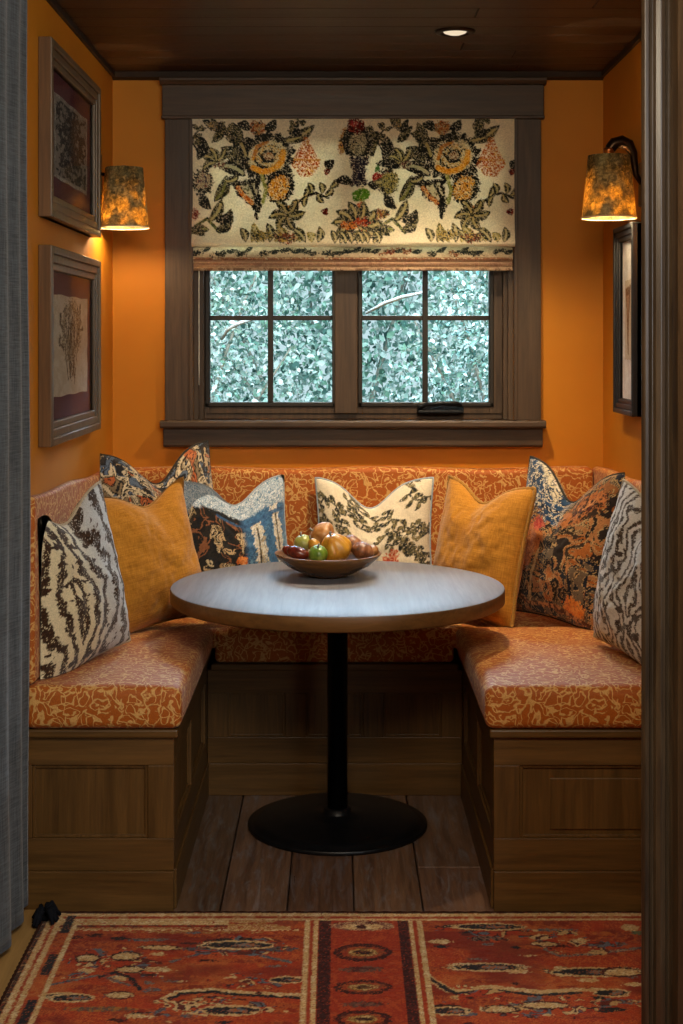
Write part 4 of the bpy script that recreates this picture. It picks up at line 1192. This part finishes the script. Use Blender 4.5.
# ------------------------------------------------------------------ wall sconces
def sconce(X, Y, z0, z1, r0, r1, wallx, label, arm_top):
    r = empty('wall_sconce', (X, Y, z0), label=label, cat='wall lamp', group='mica shaded wall lamps')
    m = MB().lathe([(r0, z0), (r1, z1), (r1 - .003, z1), (r0 - .003, z0), (r0, z0)], (X, Y, 0), 64)
    sh = m.build('lamp_shade', M['lamp_shade'], r)
    MB().tube([(X + r0 * math.cos(a), Y + r0 * math.sin(a), z0) for a in np.linspace(0, 2 * math.pi, 49)[:-1]], .0022, 6, closed=True).build('shade_rim', M['lamp_lining'], sh)
    # spider ring holding the shade
    m = MB()
    zs = z1 - .012
    for a in (0, 2.09, 4.19): m.tube([(X, Y, zs), (X + (r1 - .003) * math.cos(a), Y + (r1 - .003) * math.sin(a), zs)], .0018, 6)
    m.build('shade_spider', M['bronze'], sh)
    s = 1 if wallx < X else -1
    MB().lathe([(0, z1 - .085), (.014, z1 - .085), (.017, z1 - .06), (.017, z1 - .02), (.012, z1 - .012), (.012, z1 + .006), (.018, z1 + .010), (.019, z1 + .022), (.010, z1 + .026), (0, z1 + .026)] if arm_top else
               [(0, z1 - .085), (.014, z1 - .085), (.017, z1 - .06), (.017, z1 - .02), (.012, z1 - .010), (.016, z1 - .004), (.016, z1 + .004), (.008, z1 + .008), (0, z1 + .008)], (X, Y, 0), 24).build('lamp_socket', M['copper'], r)
    if arm_top:
        xe = wallx - s * -.012
        h = z1 + .022
        pts = [(X + .0, Y, z1 + .018), (X + .004, Y, h), (X + .016, Y, h + .016), (X + .04, Y, h + .022), (X + .062, Y, h + .012), (X + .076, Y, z1 + .008), (X + .085, Y, z1 - .06), (wallx - .008, Y, z1 - .09)]
        pts = [Vector(q) for q in pts]
        MB().tube(pts, [.016, .018, .020, .021, .019, .014, .009, .008], 14).build('lamp_arm', M['bronze'], r)
        MB().prism([(Y - .035, z1 - .16), (Y + .035, z1 - .16), (Y + .035, z1 - .02), (Y - .035, z1 - .02)], 'x', wallx - .012, wallx - .001).build('wall_plate', M['bronze'], r, bevel=.004)
    else:
        zz = z1 - .03
        pts = [(wallx + .012, Y + .0, zz + .01), (X - r1 * .5, Y, zz + .0), (X, Y, zz)]
        MB().tube(pts, .006, 8).build('lamp_arm', M['bronze'], r)
        MB().prism([(Y - .035, zz - .06), (Y + .035, zz - .06), (Y + .035, zz + .08), (Y - .035, zz + .08)], 'x', wallx + .001, wallx + .012).build('wall_plate', M['bronze'], r, bevel=.004)
    zb = z0 + (z1 - z0) * .42
    MB().lathe([(0, -.03), (.012, -.028), (.02, -.012), (.022, .0), (.018, .016), (.012, .03), (.012, .04), (0, .04)], (X, Y, zb), 20).build('light_bulb', M['bulb'], r)
    L = bpy.data.lights.new('sconce_glow', 'POINT'); L.energy = 7; L.color = (1, .70, .38); L.shadow_soft_size = .02
    lo = bpy.data.objects.new('sconce_glow', L); COL.objects.link(lo); lo.location = (X, Y, zb - .055)
    return r
sconce(-.733, 4.97, 1.880, 2.085, .085, .064, XL, 'mica shaded wall lamp in the left corner beside the framed pictures', False)
sconce(PX(609, 4.6), 4.60, 1.882, 2.080, .086, .066, XR, 'mica shaded wall lamp with bronze hook arm on the right wall', True)

# recessed light
DX, DY = PX(455, 4.59), 4.59
rl = empty('recessed_light', (DX, DY, ZC), label='round recessed ceiling light with dark trim ring above the table', cat='ceiling light')
MB().lathe([(.040, ZC - .0), (.040, ZC - .004), (.050, ZC - .009), (.062, ZC - .006), (.065, ZC - .0005), (.040, ZC - .0005)], (DX, DY, 0), 48).build('trim_ring', M['bronze'], rl)
MB().lathe([(0, ZC - .012), (.02, ZC - .011), (.034, ZC - .006), (.038, ZC - .001), (0, ZC - .001)], (DX, DY, 0), 32).build('light_lens', M['led'], rl)

# ------------------------------------------------------------------ curtain
nu, nv = 160, 60
t, h = np.meshgrid(np.linspace(0, 1, nu), np.linspace(0, 1, nv))
Yc = 2.75 + t * 1.015
Zc = .028 + h * (ZC - .035)
fold = .009 * np.sin(t * 2 * math.pi * 7 + .6 * np.sin(h * 3)) * (1.1 - .3 * h)
Xc = -.808 + fold + .006 * (1 - h) ** 2 + .003 * np.sin(h * 9 + t * 4)
cu = np.stack([Xc, Yc, Zc], -1)
c0 = np.array([-.797, 3.26, .028])
co = grid_mesh('curtain', cu - c0, M['curtain'], loc=tuple(c0))
sm = co.modifiers.new('thick', 'SOLIDIFY'); sm.thickness = .003
tag(co, 'slate grey woven linen curtain hanging at the left edge', 'curtain')

# ------------------------------------------------------------------ rug
X0, X1, Y0, Y1 = -.757, .93, 2.75, 3.764
nu, nv = 620, 330
uu, vv = np.meshgrid(np.linspace(X0, X1, nu), np.linspace(Y0, Y1, nv))
p = Paint(uu * 400, vv * 400, 'A8381C', 1.6, 17)          # painter in 2.5 mm knots
S4 = 400
FIELD = ['BA4020', 'C85428', 'AC381E', 'D06632', 'BC4422']
CR = ['E2C08A', 'D6AE74', 'EBD2A2']
NV = ['1C2026', '23242A', '2A2426', '1A2230']
BG = ['6A6E78', '4E5868', '8A8078', '7A4A3A']
MRR = ['4A1A18', '3A1616', '5A2420']
p.mask(np.ones_like(uu), FIELD, 7)
p.mask(np.clip((fbm(uu * 5, vv * 8, 8, 3) - .5) * 5, 0, .8), ['C8642F', 'D07840', 'BC5428'], 5)
p.mask(np.clip((fbm(uu * 6, vv * 9, 15, 3) - .54) * 6, 0, .8), ['7E2216', '8C2C1C'], 5)
p.mask((vn(uu * 9, vv * 34, 3) > .66) * .8, ['8E2A1A', 'C4622E', '96402A'], 5)
def W(px, py):
    Y = CH * F / (py - HY); return PX(px, Y) * S4, Y * S4, Y
def rb(px, py, rx, ry, cols, rag=3, a=0):
    rag = rag * .6
    x, y, Y = W(px, py); p.ell(x, y, rx * Y / F * S4, ry * Y * Y / (CH * F) * S4, cols, a, rag, scale=2.6)
def rs(pts, w, cols, rag=1.5):
    q = [W(*c)[:2] for c in pts]; p.stroke(q, w, cols, rag, scale=2.6)
rr_ = random.Random(9)
# side stretches: motifs laid out left and right of the middle band
rb(235, 948, 34, 6, NV); rb(208, 953, 26, 3, ['5A3A3A', '4E5868', '7A5A4A', '2A2426']); rb(272, 953, 26, 3, ['5A3A3A', '4E5868', '7A5A4A', '2A2426']); rb(237, 944, 18, 2.5, NV); rb(240, 957, 22, 2, BG)
rs([(170, 966), (200, 958), (226, 950), (250, 957), (290, 966)], 2.4, BG)
for (x, y, w, h) in ((90, 962, 10, 3.2), (126, 959, 13, 3.6), (156, 974, 16, 2.6), (86, 976, 9, 3), (118, 984, 10, 3.2), (116, 1000, 10, 3), (140, 1020, 16, 3), (70, 1000, 8, 3)): rb(x, y, w, h, CR, 4)
rs([(50, 990), (75, 985), (100, 980), (130, 990)], 2.0, BG); rs([(100, 982), (115, 977), (130, 982), (140, 994)], 2.4, NV)
rb(64, 1001, 24, 3.6, CR, 2); rb(64, 1001, 20, 2.3, NV, 2)
rs([(165, 1003), (178, 997), (210, 994), (240, 997), (300, 1000)], 4.2, CR); rs([(170, 1003), (182, 998), (212, 996), (240, 999), (302, 1002)], 2.6, NV)
rb(286, 984, 16, 3.4, NV); rb(276, 986, 8, 2, CR); rb(215, 1012, 40, 2, BG); rs([(200, 1010), (230, 1018), (260, 1010)], 2.6, MRR); rb(100, 1014, 34, 2.5, ['8A4A30', '6A5A50', 'B4783A'])
rb(200, 936, 60, 1.6, ['C9A06A', 'B4783A', 'A84A2A'], 3); rb(150, 944, 20, 1.6, BG)
rb(474, 931, 34, 3.2, NV); rb(508, 930, 14, 2.6, ['A87A4A', '4E4038', '2A2426']); rb(486, 943, 18, 2.6, ['4A3A3A', '8A6A5A', '2A2426']); rb(440, 946, 12, 2.4, CR); rb(470, 937, 10, 2, NV)
rb(565, 936, 12, 2.6, BG); rb(548, 934, 26, 1.4, BG); rb(630, 932, 9, 3.4, CR); rb(640, 937, 8, 2, ['6A7A58', '4A5A40'])
rs([(540, 944), (546, 954), (560, 960), (590, 958), (640, 952)], 2.4, ['8A7A70', '5A5058', 'B49A80'])
rb(490, 972, 34, 3.4, NV); rb(462, 970, 16, 2, CR); rb(518, 976, 12, 2.4, CR); rb(590, 976, 46, 5, NV); rb(560, 976, 8, 5, CR); rb(624, 975, 18, 4.5, CR); rb(610, 975, 10, 2.6, ['B4683A', 'C98A4A'])
rs([(425, 980), (440, 990), (450, 996), (490, 992), (540, 997), (582, 994)], 4.4, CR); rs([(428, 982), (444, 993), (456, 999), (492, 995), (540, 1000), (580, 997)], 2.6, NV)
rb(492, 1014, 14, 3.4, CR); rb(536, 1008, 16, 2.8, CR); rb(548, 1018, 8, 3, CR); rb(612, 996, 10, 4, NV); rb(600, 1014, 26, 2.4, NV); rb(630, 1006, 14, 2.5, BG); rb(445, 1012, 16, 3, MRR); rb(560, 950, 20, 1.5, MRR)
for (x, y, w_, h_) in ((236, 950, 40, 8), (110, 972, 50, 16), (215, 1012, 60, 10), (500, 938, 60, 7), (590, 950, 40, 8), (560, 1012, 70, 9), (470, 1000, 30, 8), (250, 985, 34, 7), (110, 1060, 60, 20), (240, 1060, 50, 20), (540, 1060, 80, 22)):
    xx, yy, YY = W(x, y)
    dd = np.hypot((p.u - xx) / (w_ * YY / F * S4), (p.v - yy) / (h_ * YY * YY / (CH * F) * S4))
    mk = (fbm(p.u / 16, p.v / 12, x, 3) + .22 * (1 - dd) > .56) & (dd < 1.3)
    p.cells(['BA4020', 'E2C08A', 'BA4020', '66707E', 'C85428', 'D6AE74', '6A2A20', 'BA4020'], .05, 6, ('1C2026', '5A1E18'), .13, x, mk * .95, 1.3)
for i in range(95):                        # small scattered knots, also nearer the viewer
    y = rr_.uniform(932, 1120); x = rr_.choice((rr_.uniform(60, 296), rr_.uniform(436, 640)))
    rb(x, y, rr_.uniform(3, 12), rr_.uniform(.8, 2.2), rr_.choice((BG, NV, CR, MRR, ['C4682E', 'B4502A'])), 3)
for (x, y, rx, ry, ci) in ((130, 974, 14, 3.4, 1), (88, 963, 12, 4, 1), (126, 961, 15, 4.4, 1), (238, 949, 36, 4, 0), (488, 972, 38, 4, 0), (592, 976, 42, 4.4, 0), (622, 976, 20, 4.6, 1), (488, 931, 36, 3.4, 0), (288, 984, 18, 3.4, 0),
                          (120, 1000, 14, 3.6, 1), (230, 1015, 30, 5, 0), (545, 1010, 24, 4, 1), (500, 1014, 18, 4, 1), (612, 997, 18, 4, 0), (545, 948, 14, 2.4, 1), (450, 1016, 20, 4, 0), (160, 952, 20, 2.4, 1), (72, 1003, 24, 4, 0)):
    rb(x, y, rx * 1.06, ry * 1.15, (CR, MRR)[ci], 2.5); rb(x, y, rx * .9, ry * .75, (NV, CR)[ci], 3)
    if ci == 0: rb(x + rx * .25, y, rx * .35, ry * .4, ['66707E', 'B4683A', '8A8078'], 3)
# middle band
def band(x0, x1, cols, rag=.8): p.mask(p.rough(np.maximum(x0 * S4 - p.u, p.u - x1 * S4), rag), cols, 3)
band(-.084, .214, ['B43E20', 'A6361C', 'C05028'])
band(-.084, -.070, CR); band(-.070, -.062, ['A8381C', 'B84A22']); band(-.062, -.050, CR); band(-.048, -.018, MRR)
band(.152, .178, MRR); band(.180, .190, CR); band(.190, .200, ['A8381C', 'B84A22']); band(.200, .214, CR)
rb(363, 930, 32, 5, ['8A5A4A', 'C9A078', '5A2420'], 3); rb(352, 931, 8, 2.5, CR); rb(372, 931, 10, 2.5, CR); rb(362, 931, 5, 1.8, MRR)
for yy, k in ((957, 1), (992, .8), (1024, 1), (1062, .9), (1104, 1)):
    rb(363, yy, 29, 9 * k, MRR, 3); rb(363, yy, 22, 6 * k, ['A83A20', 'B85A2C', '8A4A30'], 3); rb(363, yy, 15, 4 * k, ['C9A05A', '8A6A3A', 'D8B87A'], 2); rb(363, yy, 9, 2 * k, ['3A1A18', '6A4A2A'], 2)
    rb(363, yy + 17, 20, 3, ['8A5A4A', '6A4A40', '5A2420'], 4)
# border along the back edge and the left edge
def edge(d, lo, hi, cols, rag=.8): p.mask(p.rough(np.maximum(lo * S4 - d, d - hi * S4), rag), cols, 3)
dB = (Y1 * S4 - p.v); dL = (p.u - X0 * S4)
edge(dB, -.02, .010, ['2A1A16', '5A3A2A', '2A1A16', 'A87A50'])
edge(dB, .010, .030, CR); edge(dB, .030, .044, ['A8381C', 'B84A22', 'C98A5A']); edge(dB, .044, .056, CR)
p.mask(p.rough(np.maximum(.056 * S4 - dB, dB - .115 * S4), 1.2) * (p.u < -.12 * S4) * (vn(p.u / 40, p.v / 5, 6) > .35), ['C99A5E', 'B4783A', 'D8B47E', 'A8502A', 'C08A50'], 3)
lm = (p.u < -.28 * S4) * 1.0
p.mask(p.rough(np.maximum(.056 * S4 - dB, dB - .085 * S4), .9) * lm * (p.n1 > -.3), CR, 3)
p.mask(p.rough(np.maximum(.085 * S4 - dB, dB - .100 * S4), .9) * lm, ['A8381C', '6A2A20'], 3)
p.mask(p.rough(np.maximum(.110 * S4 - dB, dB - .122 * S4), 1.2) * (p.u < -.1 * S4) * (p.n1 > -.1), CR, 3)
edge(dL, -.02, .016, ['2A1A16', '5A3A2A', '2A1A16', 'A87A50'])
edge(dL, .016, .052, CR); edge(dL, .030, .038, ['A8381C', 'B84A22', 'C98A5A'], 1.5)
blk = (np.sin(p.v / S4 * 26) > .1) * 1.0
p.mask(p.rough(np.maximum(.060 * S4 - dL, dL - .082 * S4), .8) * blk, NV, 3)
p.mask(p.rough(np.maximum(.084 * S4 - dL, dL - .096 * S4), .8) * (dB > .06 * S4), CR, 3)
zz = .010 + .0012 * fbm(uu * 90, vv * 90, 3, 2) + .0015 * np.sin(uu * 7) * np.sin(vv * 6)
edge_d = np.minimum(np.minimum(uu - X0, X1 - uu), np.minimum(vv - Y0, Y1 - vv))
zz = zz - .008 * np.clip(1 - edge_d / .004, 0, 1)
r0 = np.array([(X0 + X1) / 2, (Y0 + Y1) / 2, 0])
rug = grid_mesh('area_rug', np.stack([uu, vv, zz], -1) - r0, M['rug'], loc=tuple(r0), col=p.c)
tag(rug, 'red oriental rug with navy and cream motifs on the floor before the benches', 'rug')
for v0, v1 in (((X0, Y1), (X1, Y1)), ((X0, Y0), (X0, Y1))):
    pts = [(v0[0] + (v1[0] - v0[0]) * k / 90 - r0[0], v0[1] + (v1[1] - v0[1]) * k / 90 - r0[1], .006) for k in range(91)]
    MB().tube(pts, [.005 + .0015 * (k % 2) for k in range(91)], 7).build('binding', M['rug_edge'], rug, local=True)
m = MB(); rnd = random.Random(3)
tx, ty = -.752 - r0[0], 3.715 - r0[1]
m.lathe([(0, .008), (.012, .010), (.016, .018), (.012, .028), (0, .032)], (tx, ty, 0), 14)
for i in range(22):
    a = rnd.uniform(0, 6.28); L = rnd.uniform(.02, .042)
    ex, ey = math.cos(a) * L * 1.0, math.sin(a) * L * 1.6
    m.tube([(tx + ex * .2, ty + ey * .2, .022 + .01 * rnd.random()), (tx + ex * .6, ty + ey * .6, .030 + .012 * rnd.random()), (tx + ex, ty + ey, .014 + .004 * rnd.random())], [.006, .007, .004], 6)
m.build('corner_tassel', M['tassel'], rug, local=True)

# ------------------------------------------------------------------ lights
def area(name, loc, target, size, energy, color, size_y=None):
    L = bpy.data.lights.new(name, 'AREA'); L.energy = energy; L.color = color
    L.shape = 'RECTANGLE' if size_y else 'SQUARE'; L.size = size
    if size_y: L.size_y = size_y
    o = bpy.data.objects.new(name, L); COL.objects.link(o); o.location = loc
    o.rotation_euler = (Vector(target) - Vector(loc)).to_track_quat('-Z', 'Y').to_euler()
    return o
def spot(name, loc, target, energy, color, ang, blend=.6, soft=.04):
    L = bpy.data.lights.new(name, 'SPOT'); L.energy = energy; L.color = color; L.spot_size = R(ang); L.spot_blend = blend; L.shadow_soft_size = soft
    o = bpy.data.objects.new(name, L); COL.objects.link(o); o.location = loc
    o.rotation_euler = (Vector(target) - Vector(loc)).to_track_quat('-Z', 'Y').to_euler()
    return o
spot('downlight_beam', (DX, DY, ZC - .02), (DX - .22, DY + .55, .6), 140, (1, .78, .52), 88, 1.0)
# daylight falling through the window from the open sky above the garden
area('sky_daylight', (.05, 6.15, 2.45), (.05, 4.5, .75), 2.2, 350, (.60, .78, 1.0), .7)
S = bpy.data.lights.new('soft_sun', 'SUN'); S.energy = 7.5; S.angle = R(20); S.color = (.88, .97, 1.0)
so = bpy.data.objects.new('soft_sun', S); COL.objects.link(so); so.location = (0, 4, 8); so.rotation_euler = (R(48), R(8), 0)
# unseen fill lights added on the viewer's side to brighten the fronts
area('front_fill_cool', (1.9, .4, 1.9), (-.4, 4.6, .6), 1.4, 40, (.86, .93, 1.0), 1.4)
area('front_fill_warm', (.1, 1.7, 2.40), (.0, 3.9, .2), .8, 50, (1, .85, .64), .8)

w = bpy.data.worlds.new('sky'); sc.world = w; w.use_nodes = True
bg = w.node_tree.nodes['Background']; bg.inputs[0].default_value = (.72, .88, .96, 1); bg.inputs[1].default_value = 1.0

# ------------------------------------------------------------------ camera
cam = bpy.data.cameras.new('camera'); cam.sensor_width = 36; cam.lens = F / 1024 * 36; cam.clip_start = .05
cam.shift_x = (341.5 - HX) / 1024; cam.shift_y = -(512 - HY) / 1024
cob = bpy.data.objects.new('camera', cam); COL.objects.link(cob)
cob.location = (0, 0, CH); cob.rotation_euler = (R(90), 0, 0)
sc.camera = cob
sc.view_settings.view_transform = 'Standard'
sc.view_settings.look = 'None'
sc.view_settings.exposure = 0.0
